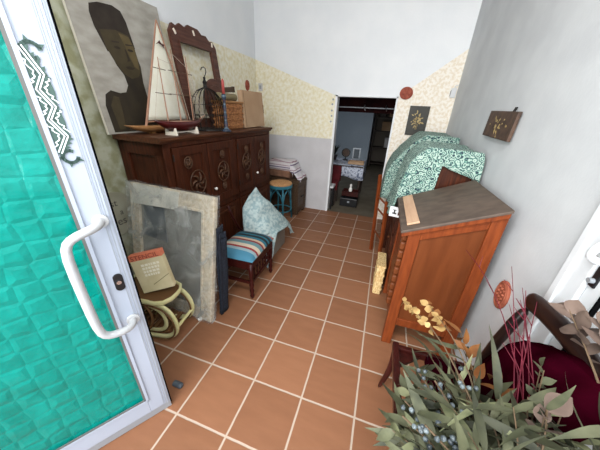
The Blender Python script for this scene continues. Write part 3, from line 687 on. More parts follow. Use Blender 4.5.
# turned candlestick with a red candle
cs = thing('candlestick', (-.315, 1.70, ZT), 'turned blue painted candlestick holding a red candle', 'candlestick')
MB().lathe([(.045, 0), (.048, .01), (.03, .02), (.014, .04), (.02, .07), (.012, .10), (.019, .14), (.011, .17), (.018, .215), (.011, .25), (.016, .29), (.024, .31), (.018, .335), (.013, .335)], 18).build('stem', m_candle, cs, smooth=True)
MB().lathe([(.014, .33), (.013, .44), (.004, .46)], 14).build('candle', m_candlered, cs, smooth=True)
# oval wooden board
ob = thing('oval_board', (-.655, 2.10, ZT), 'dark oval wooden board leaning against the empty frame', 'board', rot=(0, -R(6), 0))
MB().prism(circ(0, .25, .21, .25, 32), 0, -.01, .01).build('board', m_frame_w, ob, bevel=.004)
MB().tube([(.008, .17 * math.cos(a), .245 + .19 * math.sin(a)) for a in [i * 2 * math.pi / 30 for i in range(30)]], .006, 6, closed=True).build('moulding', m_frame_w, ob)
# wicker box, khaki roll, cardboard, small wooden panel
wb_ = thing('wicker_box', (-.50, 2.05, ZT), 'brown wicker box standing under the khaki roll', 'basket', rz=-R(3))
MB().box(-.10, .09, -.14, .14, 0, .26).build('body', m_basket, wb_, bevel=.012)
q = MB()
for z in (.03, .09, .15, .21): q.ring([(-.104, -.154), (.094, -.154), (.094, .154), (-.104, .154)], [(-.098, -.148), (.088, -.148), (.088, .148), (-.098, .148)], 2, z, z + .02)
q.build('woven_bands', m_basket, wb_, bevel=.004)
MB().box(-.108, .098, -.158, .158, .26, .284).build('lid', m_hullw, wb_, bevel=.005)
kr = MB(); kr.tube([(-.49, 1.86, ZT + .321), (-.49, 2.17, ZT + .321)], .036, 20); kr.ring(circ(-.49, ZT + .321, .036, n=20), circ(-.49, ZT + .321, .022, n=20), 1, 2.169, 2.175)
tag(kr.build('paper_roll', m_roll, smooth=False), 'khaki paper roll lying across the wicker box', 'roll')
cb = thing('cardboard_carton', (-.372, 2.435, ZT + .006), 'flat tan cardboard carton standing on edge at the cabinet end', 'box', rot=(0, -R(5), -R(3.5)))
q = MB(); q.box(-.06, 0, -.23, .235, 0, .40); q.build('body', m_cardboard, cb, bevel=.003)
q = MB(); q.box(-.062, .002, -.2, -.195, .02, .395); q.box(-.004, .003, .225, .235, .16, .26); q.build('flap_edge', m_brown_edge, cb)
sp = MB(); sp.box(-.012, .012, -.10, .10, 0, .05); sp.box(-.016, .016, -.104, -.09, -.004, .054); sp.box(-.016, .016, .09, .104, -.004, .054)
tag(sp.build('small_plank', m_trunkw, loc=(-.49, 2.06, ZT + .366), rot=(R(6), 0, 0)), 'short grey-brown plank tilted on top of the khaki roll', 'board')

# ------------------------------------------------------------------ left wall and back wall fittings
def disc_wall(name, loc, r, rx, facing, m_, label, cat, relief=True, th=.018):
    o = thing(name, loc, label, cat, rot=(0, 0, facing))
    MB().prism(circ(0, 0, rx, r, 28), 0, 0, th).build('body', m_, o, bevel=.005)
    if relief:
        q = MB(); q.tube([(th, rx * .82 * math.cos(a), r * .82 * math.sin(a)) for a in [i * 2 * math.pi / 28 for i in range(28)]], .004, 6, closed=True)
        for rr_ in (-.45, -.15, .15, .45):
            for k in (-.4, 0, .4): q.lathe([(r * .11, 0), (r * .08, .008), (0.002, .010)], 8, Matrix.Translation((th - .002, rx * k, r * rr_)) @ Matrix.Rotation(R(90), 4, 'Y'))
        q.build('relief', m_, o, smooth=True)
    return o
disc_wall('terracotta_disc', (1.385, YB, 1.895), .078, .085, R(-90), m_terra_d, 'round terracotta disc on the wall above the flower picture', 'wall disc')
disc_wall('terracotta_medallion', (XL, 3.2, 1.93), .07, .055, 0, m_terra_d, 'small reddish oval medallion on the yellow wall above the carton', 'wall disc')
disc_wall('terracotta_plaque', (XR, .83, .735), .088, .062, R(180), m_terra, 'oval terracotta plaque low on the right wall behind the bouquet', 'plaque')
o = thing('light_switch', (-.82, YB, 1.93), 'grey wall switch in the corner above the cabinet', 'switch')
MB().box(-.035, .035, -.012, 0, -.055, .055).build('plate', m_mauve, o, bevel=.003); MB().box(-.015, .015, -.018, -.01, -.025, .025).build('rocker', m_alu_g, o)
o = thing('junction_box', (1.955, YB, 1.91), 'small white plastic box in the corner above the draped furniture', 'switch')
MB().box(-.03, .03, -.03, 0, -.055, .055).build('cover', m_plastic_w, o, bevel=.005); MB().tube([(-.0, -.02, .05), (.01, -.02, .085), (.035, -.012, .09)], .006, 8).build('cable', m_plastic_w, o)
MB().box(-.034, -.028, -.024, -.004, -.03, .03).build('slot', m_black, o)
for i, (x, z) in enumerate([(.378, 1.79), (.372, 1.725), (.372, 1.64), (.375, 1.565), (.370, 1.485)]):
    tag(MB().lathe([(.014, 0), (.014, .006), (.008, .010)], 10, Matrix.Translation((x, YB, z)) @ Matrix.Rotation(R(90), 4, 'X')).build('wall_stud', m_alu_g), ['topmost', 'second from the top', 'middle', 'second from the bottom', 'lowest'][i] + ' of the grey studs beside the doorway', 'stud', 'grey studs beside the doorway')
# black flower picture
o = thing('flower_picture', (1.60, YB, 1.555), 'black panel painted with a pale bouquet under the terracotta disc', 'picture')
MB().box(-.128, .128, -.016, 0, -.19, .19).build('panel', m_blackpic, o, bevel=.003)
q = MB(); rr = random.Random(4)
for k in range(34):
    a = rr.uniform(0, 6.28); rad = rr.uniform(0, .075)
    q.leaf((rad * math.cos(a), -.0175, .02 + 1.2 * rad * math.sin(a)), (math.cos(a), 0, math.sin(a)), (0, -1, 0), rr.uniform(.02, .045), .017, 0.02, 3)
for k in (-1, 0, 1): q.tube([(k * .02, -.017, 0), (k * .008, -.017, -.11)], .002, 5)
q.build('flowers', m_gold, o)
# carved wooden plaque on the right wall
o = thing('wooden_plaque', (XR, 1.68, 1.595), 'brown wooden plaque with faint flowers hanging on the right wall', 'plaque', rot=(R(1), R(2), 0))
MB().box(-.034, -.012, -.245, .245, -.09, .09).build('panel', m_plq, o, bevel=.004)
q = MB(); rr = random.Random(9)
for k in range(26):
    a = rr.uniform(0, 6.28); rad = rr.uniform(.01, .075)
    q.leaf((-.0355, rad * 1.9 * math.cos(a), rad * math.sin(a)), (0, math.cos(a), math.sin(a)), (-1, 0, 0), rr.uniform(.015, .04), .014, 0.02, 3)
q.build('flowers', m_gold, o)
MB().tube([(-.02, -.12, .085), (-.015, -.125, .115), (-.012, -.14, .115), (-.02, -.145, .085)], .004, 7).build('hanger', m_wire, o)

# ------------------------------------------------------------------ left floor: sign, wrapped picture, denim, side table, box
o = thing('round_sign', (XL, .775, .745), 'round grey sign with lettering hung on the olive wall behind the door', 'sign')
MB().prism(circ(0, 0, .205, .205, 40), 0, 0, .014).build('board', mat('weathered_sign', (150, 148, 128), .8, (166, 164, 146), scale=8), o, bevel=.004)
m_signink = mat('grey_ink', (84, 80, 74), .8)
for txt, y, z, s in (('Cost', -.115, .075, .085), ('a', .055, -.012, .075), ('bles', -.06, -.10, .10)):
    lettering(txt, s, m_signink, o, frame_M((.015, y, z), (0, 1, 0), (0, 0, 1)))
o = thing('brown_crate', (-.75, .44, 0), 'brown wooden crate on the floor below the round sign', 'crate', rz=.1)
q = MB(); q.box(-.12, .12, -.14, .14, .0, .02)
for z in (.03, .17, .31, .43): q.ring([(-.13, -.15), (.13, -.15), (.13, .15), (-.13, .15)], [(-.115, -.135), (.115, -.135), (.115, .135), (-.115, .135)], 2, z, z + .11)
for sx in (-1, 1):
    for sy in (-1, 1): q.box(sx * .113 - .012, sx * .113 + .012, sy * .133 - .012, sy * .133 + .012, 0, .54)
q.build('slats', m_orange_p, o, bevel=.003)
# wrapped picture
wp = thing('wrapped_picture', (-.335, .655, .0), 'large framed picture wrapped in clear plastic leaning on the cabinet', 'picture', rot=(-R(11.5), 0, R(-3)))
PW, PH = .87, 1.055
x0, x1 = -PW / 2, PW / 2
q = MB(); q.ring([(x0, 0), (x1, 0), (x1, PH), (x0, PH)], [(x0 + .10, .10), (x1 - .10, .10), (x1 - .10, PH - .12), (x0 + .10, PH - .12)], 1, 0, .045); q.build('picture_frame', m_gilt, wp, bevel=.008)
MB().ring([(x0 + .09, .09), (x1 - .09, .09), (x1 - .09, PH - .11), (x0 + .09, PH - .11)], [(x0 + .11, .11), (x1 - .11, .11), (x1 - .11, PH - .13), (x0 + .11, PH - .13)], 1, -.008, .02).build('inner_moulding', m_gilt, wp, bevel=.004)
MB().box(x0 + .10, x1 - .10, .018, .03, .10, PH - .12).build('picture_sheet', m_grey_glass, wp)
for pg in ([(x0 + .13, .62), (x0 + .40, .60), (x0 + .36, .91), (x0 + .15, .92)], [(x0 + .15, .22), (x0 + .30, .2), (x0 + .33, .42), (x0 + .2, .4)]): MB().prism(pg, 1, .012, .016).build('dark_patch', m_bluegrey, wp)
q = MB(); q.prism([(x0 + .02, PH - .17), (x0 + .53, PH - .15), (x0 + .55, PH - .01), (x0 + .06, PH)], 1, -.010, -.006); q.build('paper_strip', mat('translucent_tape', (222, 220, 210), .4, (200, 200, 190), scale=9), wp)
def wrp(u, v):
    s = .006 * math.sin(17 * u + 5 * v) * math.sin(13 * v) + .004 * math.sin(41 * u - 23 * v)
    return (x0 - .012 + (PW + .024) * u, -.022 + s, .004 + (PH + .008) * v)
q = MB(); q.grid(wrp, 40, 48)
q.grid(lambda u, v: (x1 + .013 + .003 * math.sin(30 * v), -.018 + .065 * u, .004 + (PH + .008) * v), 3, 20)
q.grid(lambda u, v: (x0 - .012 + (PW + .024) * u, -.018 + .065 * v, PH + .012 + .004 * math.sin(26 * u)), 20, 3)
q.build('plastic_wrap', m_plasticw, wp, smooth=True)['label'] = 'crinkled clear plastic wrapping'
# folded navy cloth
q = MB()
for k in range(3):
    q.grid(lambda u, v, k=k: (.118 + .012 * k + .006 * math.sin(5 * u + 2 * k) + .02 * v, .735 + .09 * u + .006 * math.sin(8 * v + 2 * k) + .05 * v, .010 + (.80 - .05 * k) * v), 10, 16)
tag(q.build('navy_cloth', m_navy, solid=.008, smooth=True), 'dark navy folded cloth standing beside the wrapped picture', 'cloth')
pk = MB(); pk.lathe([(.012, 0), (.02, .008), (.018, .022), (.008, .028)], 10)
tag(pk.build('white_pebble', m_knob, smooth=True, loc=(-.005, .63, .0), rot=(0, 0, 0)), 'small white lump on the tiles at the foot of the wrapped picture', 'stone')
# cream cane side table
st = thing('cane_side_table', (-.255, .47, 0), 'low cream enamelled cane table with looped legs behind the glass door', 'table', rz=R(8))
top = [(-.24, -.12), (.12, -.12), (.17, -.10), (.20, -.05), (.205, 0), (.20, .05), (.17, .10), (.12, .12), (-.24, .12)]
MB().prism(top, 2, .355, .368).build('tray', m_brown_edge, st)
MB().tube([(x, y, .368) for x, y in top], .016, 10, closed=True, flat=(.010, .02)).build('rim', m_creamcane, st, smooth=True)
for sy in (-.10, .10):
    lp = sm([(-.20, sy, .352), (-.05, sy, .35), (.09, sy, .345), (.175, sy, .315), (.222, sy, .25), (.235, sy, .17), (.215, sy, .095), (.165, sy, .045), (.08, sy, .022), (-.1, sy, .02), (-.22, sy, .02)])
    lg = MB().tube(lp, .02, 10, flat=(.012, .021)).build('leg_loop', m_creamcane, st, smooth=True)
    MB().tube([(x, sy - .020, z - .010) for x, y, z in lp], .006, 6).build('cane_edge', m_brown_edge, lg, smooth=True)
    if sy > 0: continue
    l2 = sm([(-.06, sy, .325), (.05, sy, .315), (.125, sy, .275), (.155, sy, .20), (.135, sy, .125), (.07, sy, .085), (-.06, sy, .075)])
    MB().tube(l2, .014, 10, flat=(.009, .016)).build('inner_loop', m_creamcane, lg, smooth=True)
MB().tube(sm([(.02, -.11, .335), (.06, -.114, .25), (.04, -.116, .14), (-.03, -.114, .05)]), .009, 8).build('brace', m_brown_edge, st, smooth=True)
for k in range(7): MB().box(-.22 + .055 * k, -.19 + .055 * k, -.10, .10, .07, .082).build('shelf_slat', m_brown_edge, st)
MB().tube([(.232, -.10, .14), (.232, .10, .14)], .012, 10).build('crossbar', m_creamcane, st)
MB().tube([(-.2, -.10, .022), (-.2, .10, .022)], .012, 10).build('crossbar', m_creamcane, st)
# STENCIL box
bx = thing('stencil_box', (-.175, .48, .400), 'worn cream STENCIL box with a red header on the cane table', 'box', rot=(-R(8), R(-11), R(30)))
MB().box(-.108, .108, -.02, .03, 0, .30).build('carton', m_box_p, bx, bevel=.003)
MB().box(-.1085, .1085, -.0215, .0305, .256, .3005).build('header', m_red_p, bx, bevel=.002)['label'] = 'faded red header band'
lettering('STENCIL', .046, m_dk_red, bx, frame_M((-.098, -.022, .262), (1, 0, 0), (0, 0, 1)), squeeze=1.06)
q = MB(); rr = random.Random(2)
for r_ in range(4):
    x = -.05
    while x < .055:
        w_ = rr.uniform(.008, .02); q.box(x, x + w_, -.0208, -.0199, .205 - r_ * .026, .222 - r_ * .026); x += w_ + .006
q.build('printed_lines', m_ink_w, bx)
MB().add([(-.02, -.0212, .055), (.105, -.0212, .115), (.105, -.0212, .110), (-.02, -.0212, .050)], [(0, 1, 2, 3)]).build('crease', m_roll, bx)
o = thing('dark_band', (-.36, .325, .372), 'bent dark brown band propped on the cane table by the box', 'band', rz=R(50))
MB().tube([(-.06, 0, .02), (-.03, 0, .07), (.01, 0, .10), (.04, 0, .11)], .014, 8, flat=(.006, .016)).build('strip', m_plq, o, smooth=True, subsurf=1)
MB().tube([(-.07, .005, .008), (-.02, .0, .03), (.035, 0, .07)], .008, 8).build('prop', m_plq, o, smooth=True)

# ------------------------------------------------------------------ striped stool, blue draped chair, turquoise stool, trunk
ss = thing('turned_leg_stool', (.105, 1.235, 0), 'low dark stool with turned legs beside the cabinet', 'stool', rz=R(1))
ss.scale = (1.1, 1.0, 1.07)
for sx in (-.15, .15):
    for sy in (-.215, .215):
        MB().lathe([(.012, 0), (.02, .03), (.014, .05), (.022, .09), (.015, .11), (.023, .14), (.023, .15), (.015, .17), (.02, .20), (.016, .215), (.022, .22), (.022, .36)], 12).build('leg', m_mahog, ss, smooth=True, loc=(sx, sy, 0))
q = MB()
for sy in (-.215, .215): q.box(-.15, .15, sy - .012, sy + .012, .30, .375)
for sx in (-.15, .15): q.box(sx - .012, sx + .012, -.215, .215, .30, .375)
q.build('apron', m_mahog, ss, bevel=.004)
q = MB()
for sy in (-.215, .215): q.box(-.15, .15, sy - .01, sy + .01, .155, .18)
q.box(.142, .158, -.215, .215, .155, .18); q.box(-.158, -.142, -.215, .215, .155, .18)
for k in range(6): q.lathe([(.006, .18), (.011, .21), (.007, .24), (.011, .27), (.006, .30)], 8, Matrix.Translation((.15, -.15 + .06 * k, 0)))
q.build('stretcher', m_mahog, ss)
MB().box(-.172, .172, -.235, .235, .375, .39).build('seat', m_mahog, ss, bevel=.004)
def cush(u, v):
    e = (1 - abs(2 * u - 1) ** 4) * (1 - abs(2 * v - 1) ** 4)
    return (-.178 + .356 * u, -.242 + .484 * v, .393 + .065 * e ** .6)
q = MB(); q.grid(cush, 24, 30); q.add([(-.178, -.242, .392), (.178, -.242, .392), (.178, .242, .392), (-.178, .242, .392)], [(0, 1, 2, 3)])
cu = q.build('seat_cushion', m_stripe, smooth=True, loc=(.105, 1.235, 0), rot=(0, 0, R(1))); cu.scale = (1.1, 1.0, 1.07)
tag(cu, 'red and turquoise striped woven cushion on the low stool', 'cushion')

dch = thing('grey_box_frame', (0, 0, 0), 'grey box frame mostly hidden under the pale blue cloth', 'frame')
MB().box(-.06, .165, 1.70, 2.13, 0, .24).build('box', mat('grey_board', (128, 122, 112), .8, (142, 136, 126), scale=6), dch, bevel=.005)
MB().tube([(.0, 1.70, 0), (-.01, 1.70, .74)], .014, 8).build('post', m_mahog, dch)
MB().tube([(-.01, 1.72, .70), (.10, 2.10, .25)], .012, 8).build('slanting_bar', m_mahog, dch)
MB().tube([(-.10, 1.64, .30), (-.17, 1.56, .42), (-.20, 1.50, .58), (-.21, 1.46, .70)], .013, 8).build('curved_arm', m_mahog, dch, smooth=True)
def sheet(rows_, fold=.008):
    def S(u, v):
        t = v * (len(rows_) - 1); i = min(int(t), len(rows_) - 2); f = t - i
        def at(r_):
            w_ = u * (len(r_) - 1); k = min(int(w_), len(r_) - 2); return Vector(r_[k]).lerp(Vector(r_[k + 1]), w_ - k)
        p = at(rows_[i]).lerp(at(rows_[i + 1]), f)
        return p + Vector((math.sin(15 * u + 6 * v), .3 * math.sin(21 * u), .4 * math.sin(12 * u + 4 * v))) * fold
    return S
top_row = [(.02, 1.635, .885), (.06, 1.76, .745), (.11, 1.90, .60), (.16, 2.05, .435), (.195, 2.2, .285)]
q = MB()
q.grid(sheet([[(-.16, 1.70, .52), (-.08, 1.86, .42), (-.05, 1.98, .34), (-.02, 2.1, .25), (.06, 2.24, .14)], [(-.06, 1.67, .76), (.0, 1.8, .64), (.05, 1.94, .50), (.1, 2.08, .36), (.15, 2.23, .23)], top_row,
    [(-.05, 1.61, .78), (.045, 1.70, .69), (.11, 1.82, .57), (.17, 1.99, .43), (.215, 2.17, .29)], [(-.11, 1.585, .655), (.02, 1.63, .60), (.11, 1.73, .52), (.18, 1.90, .41), (.235, 2.10, .29)],
    [(-.10, 1.56, .50), (.02, 1.585, .49), (.12, 1.64, .465), (.19, 1.77, .41), (.245, 1.93, .33)], [(-.085, 1.535, .33), (.02, 1.54, .36), (.12, 1.565, .385), (.20, 1.62, .395), (.25, 1.69, .39)]]), 28, 36)
q.grid(sheet([[(.08, 1.548, .38), (.17, 1.585, .39), (.25, 1.68, .395)], [(.15, 1.525, .26), (.215, 1.545, .28), (.262, 1.60, .30)], [(.19, 1.50, .12), (.235, 1.505, .16), (.264, 1.54, .20)], [(.212, 1.49, .02), (.232, 1.487, .05), (.255, 1.495, .12)]], .006), 10, 14)
q.grid(sheet([[(.237, 2.06, .285), (.215, 2.16, .29), (.185, 2.215, .285)], [(.262, 2.10, .22), (.245, 2.19, .20), (.19, 2.23, .19)], [(.285, 2.16, .16), (.255, 2.22, .13), (.20, 2.235, .09)]], .004), 8, 8)
tag(q.build('blue_drape', m_bluecloth, solid=.004, smooth=True), 'pale blue patterned cloth draped to a peak behind the striped cushion', 'cloth')

bs = thing('turquoise_stool', (-.20, 2.86, 0), 'round turquoise stool with a cork seat in front of the chest', 'stool')
MB().lathe([(.17, .575), (.178, .585), (.178, .60), (.165, .608)], 32).build('seat', m_cork, bs)['label'] = 'brown cork seat'
MB().ring(circ(0, 0, .185, n=32), circ(0, 0, .165, n=32), 2, .54, .585).build('seat_ring', m_blue_paint, bs)
for k in range(4):
    a = R(35 + 90 * k); c, s_ = math.cos(a), math.sin(a)
    MB().tube([(.155 * c, .155 * s_, .56), (.165 * c, .165 * s_, .3), (.19 * c, .19 * s_, 0)], .014, 10).build('leg', m_blue_paint, bs, smooth=True)
    a2 = R(35 + 90 * (k + 1)); c2, s2 = math.cos(a2), math.sin(a2)
    pa, pb = Vector((.17 * c, .17 * s_, .30)), Vector((.17 * c2, .17 * s2, .30)); md = (pa + pb) / 2
    MB().tube([pa, pa.lerp(md, .35) + Vector((0, 0, .13)), md * 1.08 + Vector((0, 0, .19)), pb.lerp(md, .35) + Vector((0, 0, .13)), pb], .009, 8).build('bow', m_blue_paint, bs, smooth=True)
MB().tube([(.172 * math.cos(a), .172 * math.sin(a), .17) for a in [i * 2 * math.pi / 28 for i in range(28)]], .010, 8, closed=True).build('foot_ring', m_blue_paint, bs, smooth=True)

tr = thing('storage_chest', (-.275, 3.275, 0), 'weathered wooden chest in the corner by the doorway', 'chest', rz=-R(6))
TW = .315
MB().box(-TW + .01, TW - .01, -.165, .165, .05, .54).build('body', m_trunkw, tr, bevel=.006)
q = MB(); q.prism([(-.178, .54), (.178, .54), (.172, .585), (.11, .605), (-.11, .605), (-.172, .585)], 0, -TW - .005, TW + .005); q.build('lid', m_trunkw, tr, bevel=.005)
q = MB()
q.ring([(-.17, .05), (.17, .05), (.17, .54), (-.17, .54)], [(-.11, .13), (.11, .13), (.11, .46), (-.11, .46)], 0, TW - .012, TW)
q.build('end_frame', m_trunkw, tr, bevel=.004)
for x in (-.30, -.03, .25): MB().box(x, x + .05, -.176, -.16, .05, .54).build('front_batten', m_trunkw, tr, bevel=.004)
for sx in (-.26, .26):
    for sy in (-.13, .13): MB().box(sx - .04, sx + .04, sy - .035, sy + .035, 0, .05).build('foot', m_trunkw, tr, bevel=.006)
MB().box(TW, TW + .012, -.05, .05, .30, .32).build('side_handle', m_wire, tr)
# folded striped blankets and the throw falling from them
for k, (z, hh) in enumerate(((.607, .13), (.739, .11))):
    q = MB(); vs = []
    prof = [(.15 * math.cos(a) * (1 if abs(math.cos(a)) > .3 else 1), hh / 2 + hh / 2 * math.sin(a)) for a in [2 * math.pi * i / 20 for i in range(20)]]
    prof = [(max(-.145, min(.145, y * 1.6)), zz) for y, zz in prof]
    q.prism(prof, 0, -.21, .21)
    tag(q.build('folded_blanket', [m_brownblanket, m_throw][k], smooth=False, loc=(-.345, 3.275, z), rot=(0, 0, -R(6)), bevel=.006), ['folded brown blanket lying directly on the chest lid', 'upper folded pale striped blanket of the pile on the chest'][k], 'blanket')
q = MB()
def throw(u, v):
    prof = [(-.57, .853), (-.30, .86), (-.17, .862), (-.115, .84), (-.09, .76), (-.03, .67), (.03, .625), (.05, .615)]
    t = u * (len(prof) - 1); i = min(int(t), len(prof) - 2); f = t - i
    x = prof[i][0] + (prof[i + 1][0] - prof[i][0]) * f; z = prof[i][1] + (prof[i + 1][1] - prof[i][1]) * f
    y = 3.15 + .27 * v - .06 * x
    if v < .15: z -= (.15 if u < .55 else .05) * (1 - v / .15); y = 3.115 - .10 * x
    return (x, y + .004 * math.sin(18 * u), z + .006 * math.sin(21 * u + 9 * v) + .004)
q.grid(throw, 36, 20)
tag(q.build('striped_throw', m_throw, solid=.005, smooth=True), 'pale purple striped throw trailing over the blankets and chest lid', 'throw')

# ------------------------------------------------------------------ right side: slant-top desk
dk = thing('slant_top_desk', (0, 0, 0), 'orange pine desk with a worn slanted lid in the right foreground', 'desk')
DY0, DY1 = .945, 1.60
def slope(x): return .965 + (x - 1.44) * .425
for y in (DY0, DY1 - .05):
    MB().prism([(1.455, 0), (1.525, 0), (1.525, slope(1.525)), (1.455, slope(1.455))], 1, y, y + .05).build('leg', m_orange, dk, bevel=.004)
    MB().prism([(1.855, 0), (1.928, 0), (1.928, slope(1.928)), (1.855, slope(1.855))], 1, y, y + .05).build('leg', m_orange, dk, bevel=.004)
for y in (DY0 + .004, DY1 - .046):
    MB().prism([(1.525, slope(1.525) - .075), (1.855, slope(1.855) - .075), (1.855, slope(1.855)), (1.525, slope(1.525))], 1, y, y + .04).build('side_rail', m_orange, dk, bevel=.004)
    MB().prism([(1.525, .20), (1.855, .20), (1.855, .265), (1.525, .265)], 1, y, y + .04).build('side_rail', m_orange, dk, bevel=.004)
    MB().prism([(1.525, .26), (1.855, .26), (1.855, slope(1.855) - .07), (1.525, slope(1.525) - .07)], 1, y + .014, y + .026).build('side_panel', m_orange_p, dk)
MB().box(1.465, 1.485, DY0 + .05, DY1 - .05, .20, .95).build('front_panel', m_orange, dk)
for k in range(9): MB().box(1.428, 1.468, DY0 + .055, DY0 + .13, .33 + .068 * k, .394 + .068 * k).build('carved_block', m_orange_p, dk, bevel=.014)
MB().prism([(1.405, slope(1.405) + .012), (1.928, slope(1.928) + .012), (1.928, slope(1.928) + .03), (1.405, slope(1.405) + .03)], 1, DY0 - .02, DY1 + .02).build('lid', m_lid, dk, bevel=.004)['label'] = 'worn grey-brown slanted lid'
MB().prism([(1.412, slope(1.412) - .018), (1.924, slope(1.924) - .018), (1.924, slope(1.924) + .012), (1.412, slope(1.412) + .012)], 1, DY0 - .014, DY1 + .014).build('lid_moulding', m_orange, dk, bevel=.004)
a_ = math.atan(.425)
pb = MB().box(-.037, .037, -.30, .29, 0, .012)
q = MB(); q.box(-.037, .037, -.30, .29, 0, .011); q.box(-.038, .038, -.302, -.29, 0, .013)
tag(q.build('pale_board', m_pale, bevel=.002, loc=(1.475, 1.29, slope(1.475) + .032), rot=(0, -a_, 0)), 'narrow pale wooden board lying along the low edge of the slanted lid', 'board')

# covered bureaus behind the desk
def bureau(name, prof, ya, yb, label):
    o = thing(name, (0, 0, 0), label, 'bureau')
    MB().prism(prof, 1, ya, yb).build('body', m_dark, o, bevel=.006)
    xs = [p[0] for p in prof]; x0_, x1_ = min(xs), max(xs)
    q = MB(); q.ring([(x0_ + .03, .12), (x1_ - .03, .12), (x1_ - .03, .80), (x0_ + .03, .80)], [(x0_ + .09, .18), (x1_ - .09, .18), (x1_ - .09, .74), (x0_ + .09, .74)], 1, ya - .012, ya + .004); q.build('end_frame', m_dark, o, bevel=.004)
    for k in range(3):
        d_ = MB().box(x0_ - .014, x0_ + .004, ya + .04, yb - .04, .10 + .24 * k, .31 + .24 * k).build('drawer', m_dark, o, bevel=.004)
        MB().lathe([(.012, 0), (.018, .015), (.004, .022)], 10, Matrix.Translation((x0_ - .012, (ya + yb) / 2, .2 + .24 * k)) @ Matrix.Rotation(R(-90), 4, 'Y')).build('knob', m_dark_h, d_)
    MB().box(x1_ - .10, x1_ - .0, ya - .0, yb, 1.0, 1.02).build('ledge', m_dark_h, o)
    return o
bureau('near_bureau', [(1.45, .0), (1.93, .0), (1.93, 1.365), (1.59, 1.365), (1.50, 1.27), (1.46, 1.12), (1.45, .85)], 1.70, 2.20, 'dark wooden bureau showing below its teal cover behind the slant-top desk').name = 'bureau'
bureau('far_bureau', [(1.40, .0), (1.93, .0), (1.93, 1.40), (1.66, 1.40), (1.50, 1.28), (1.42, 1.05), (1.40, .75)], 2.50, 3.20, 'dark bureau hidden under the greyer cover nearest the back wall').name = 'bureau.001'
def cover(name, prof, ya, yb, hem, label, seed, flare=.02):
    rr = random.Random(seed); ph = [rr.uniform(0, 6) for _ in range(4)]
    q = MB(); k = len(prof) - 1
    def P(t):
        t = t * k; i = min(int(t), k - 1); f = t - i
        return prof[i][0] + (prof[i + 1][0] - prof[i][0]) * f, prof[i][1] + (prof[i + 1][1] - prof[i][1]) * f
    NU, NV = 56, 40; d0, d1 = 8, 3
    def S(u, v):
        j = round(v * NV); x, z = P(u)
        wv = .010 * math.sin(9 * v * 3 + ph[0]) * (1 - u) + .006 * math.sin(17 * u + ph[1])
        if j < d0:                                  # near-end flap
            f = (d0 - j) / d0; zt = z; zb = min(hem(x), z - .01)
            return (x + .010 * math.sin(25 * x + ph[2]) * f, ya - .022 - .014 * f + .010 * math.sin(34 * x + ph[3]) * f, zt + (zb - zt) * f)
        if j > NV - d1:
            f = (j - NV + d1) / d1
            return (x, yb + .02, z - .18 * f)
        t = (j - d0) / (NV - d0 - d1)
        zz = z + wv * .6 - (0.012 * math.sin(math.pi * t) if u > .45 else 0)
        return (x - abs(wv) * .9, ya - .018 + (yb - ya + .036) * t, zz)
    q.grid(S, NU, NV)
    return tag(q.build(name, m_teal, smooth=True, solid=.003), label, 'cloth')
def hem1(x):
    if x < 1.655: return .97
    if x < 1.675: return .97 + (x - 1.655) / .02 * .30
    return 1.28 - (x - 1.675) * .36
cover('printed_cover', [(1.36, .80), (1.385, .90), (1.415, 1.12), (1.44, 1.25), (1.50, 1.35), (1.57, 1.405), (1.75, 1.405), (1.955, 1.40), (1.972, 1.32), (1.978, 1.20)], 1.70, 2.20, hem1, 'teal printed cover with a corner pulled up off dark wood behind the desk', 5)
cover('printed_cover.001', [(1.275, .62), (1.28, .74), (1.305, .98), (1.36, 1.14), (1.43, 1.25), (1.53, 1.36), (1.64, 1.44), (1.80, 1.445), (1.95, 1.44), (1.97, 1.3)], 2.50, 3.20, lambda x: .7, 'teal printed cover sloping over the furniture nearest the back wall', 11)

# orange wooden folding frame before the covers
lf = thing('folding_frame', (0, 0, 0), 'slim orange wooden folding frame standing before the draped bureaus', 'stand')
MB().tube([(1.283, 2.40, 0), (1.262, 2.38, .5), (1.235, 2.36, 1.0)], .021, 4).build('leg', m_orange, lf)
MB().tube([(1.385, 2.05, 0), (1.37, 2.07, .4), (1.35, 2.10, .78)], .021, 4).build('leg', m_orange, lf)
for z, ax, bx_ in ((.31, (1.27, 2.39), (1.373, 2.065)), (.60, (1.258, 2.378), (1.362, 2.085)), (.74, (1.25, 2.37), (1.354, 2.095))):
    MB().tube([(ax[0], ax[1], z), (bx_[0], bx_[1], z)], .011, 6).build('rung', m_orange, lf)
o = thing('price_card', (1.402, 1.600, .81), 'small white card with a black mark at the desk corner', 'card', rz=R(-15))
MB().box(-.043, .043, -.002, .002, 0, .092).build('card', m_plastic_w, o)
q = MB(); q.box(-.018, .018, -.0032, -.002, .026, .038); q.box(-.014, .014, -.0032, -.002, .060, .066); q.box(-.006, .006, -.0032, -.002, .038, .06); q.build('mark', m_black, o)
MB().box(.03, .062, -.004, .010, .02, .05).build('clip', m_dark, o)
sb = thing('straw_basket', (1.388, 1.645, 0), 'tall narrow straw basket on the tiles against the desk front', 'basket')
q = MB(); q.box(-.038, .038, -.14, .13, 0, .31); q.build('woven_body', m_straw, sb, bevel=.012)
for z in (.06, .14, .22): MB().ring([(-.042, -.144), (.042, -.144), (.042, .134), (-.042, .134)], [(-.036, -.138), (.036, -.138), (.036, .128), (-.036, .128)], 2, z, z + .02).build('woven_band', m_straw, sb, bevel=.004)
MB().box(-.043, .043, -.145, .135, .31, .335).build('lid', m_straw, sb, bevel=.010)

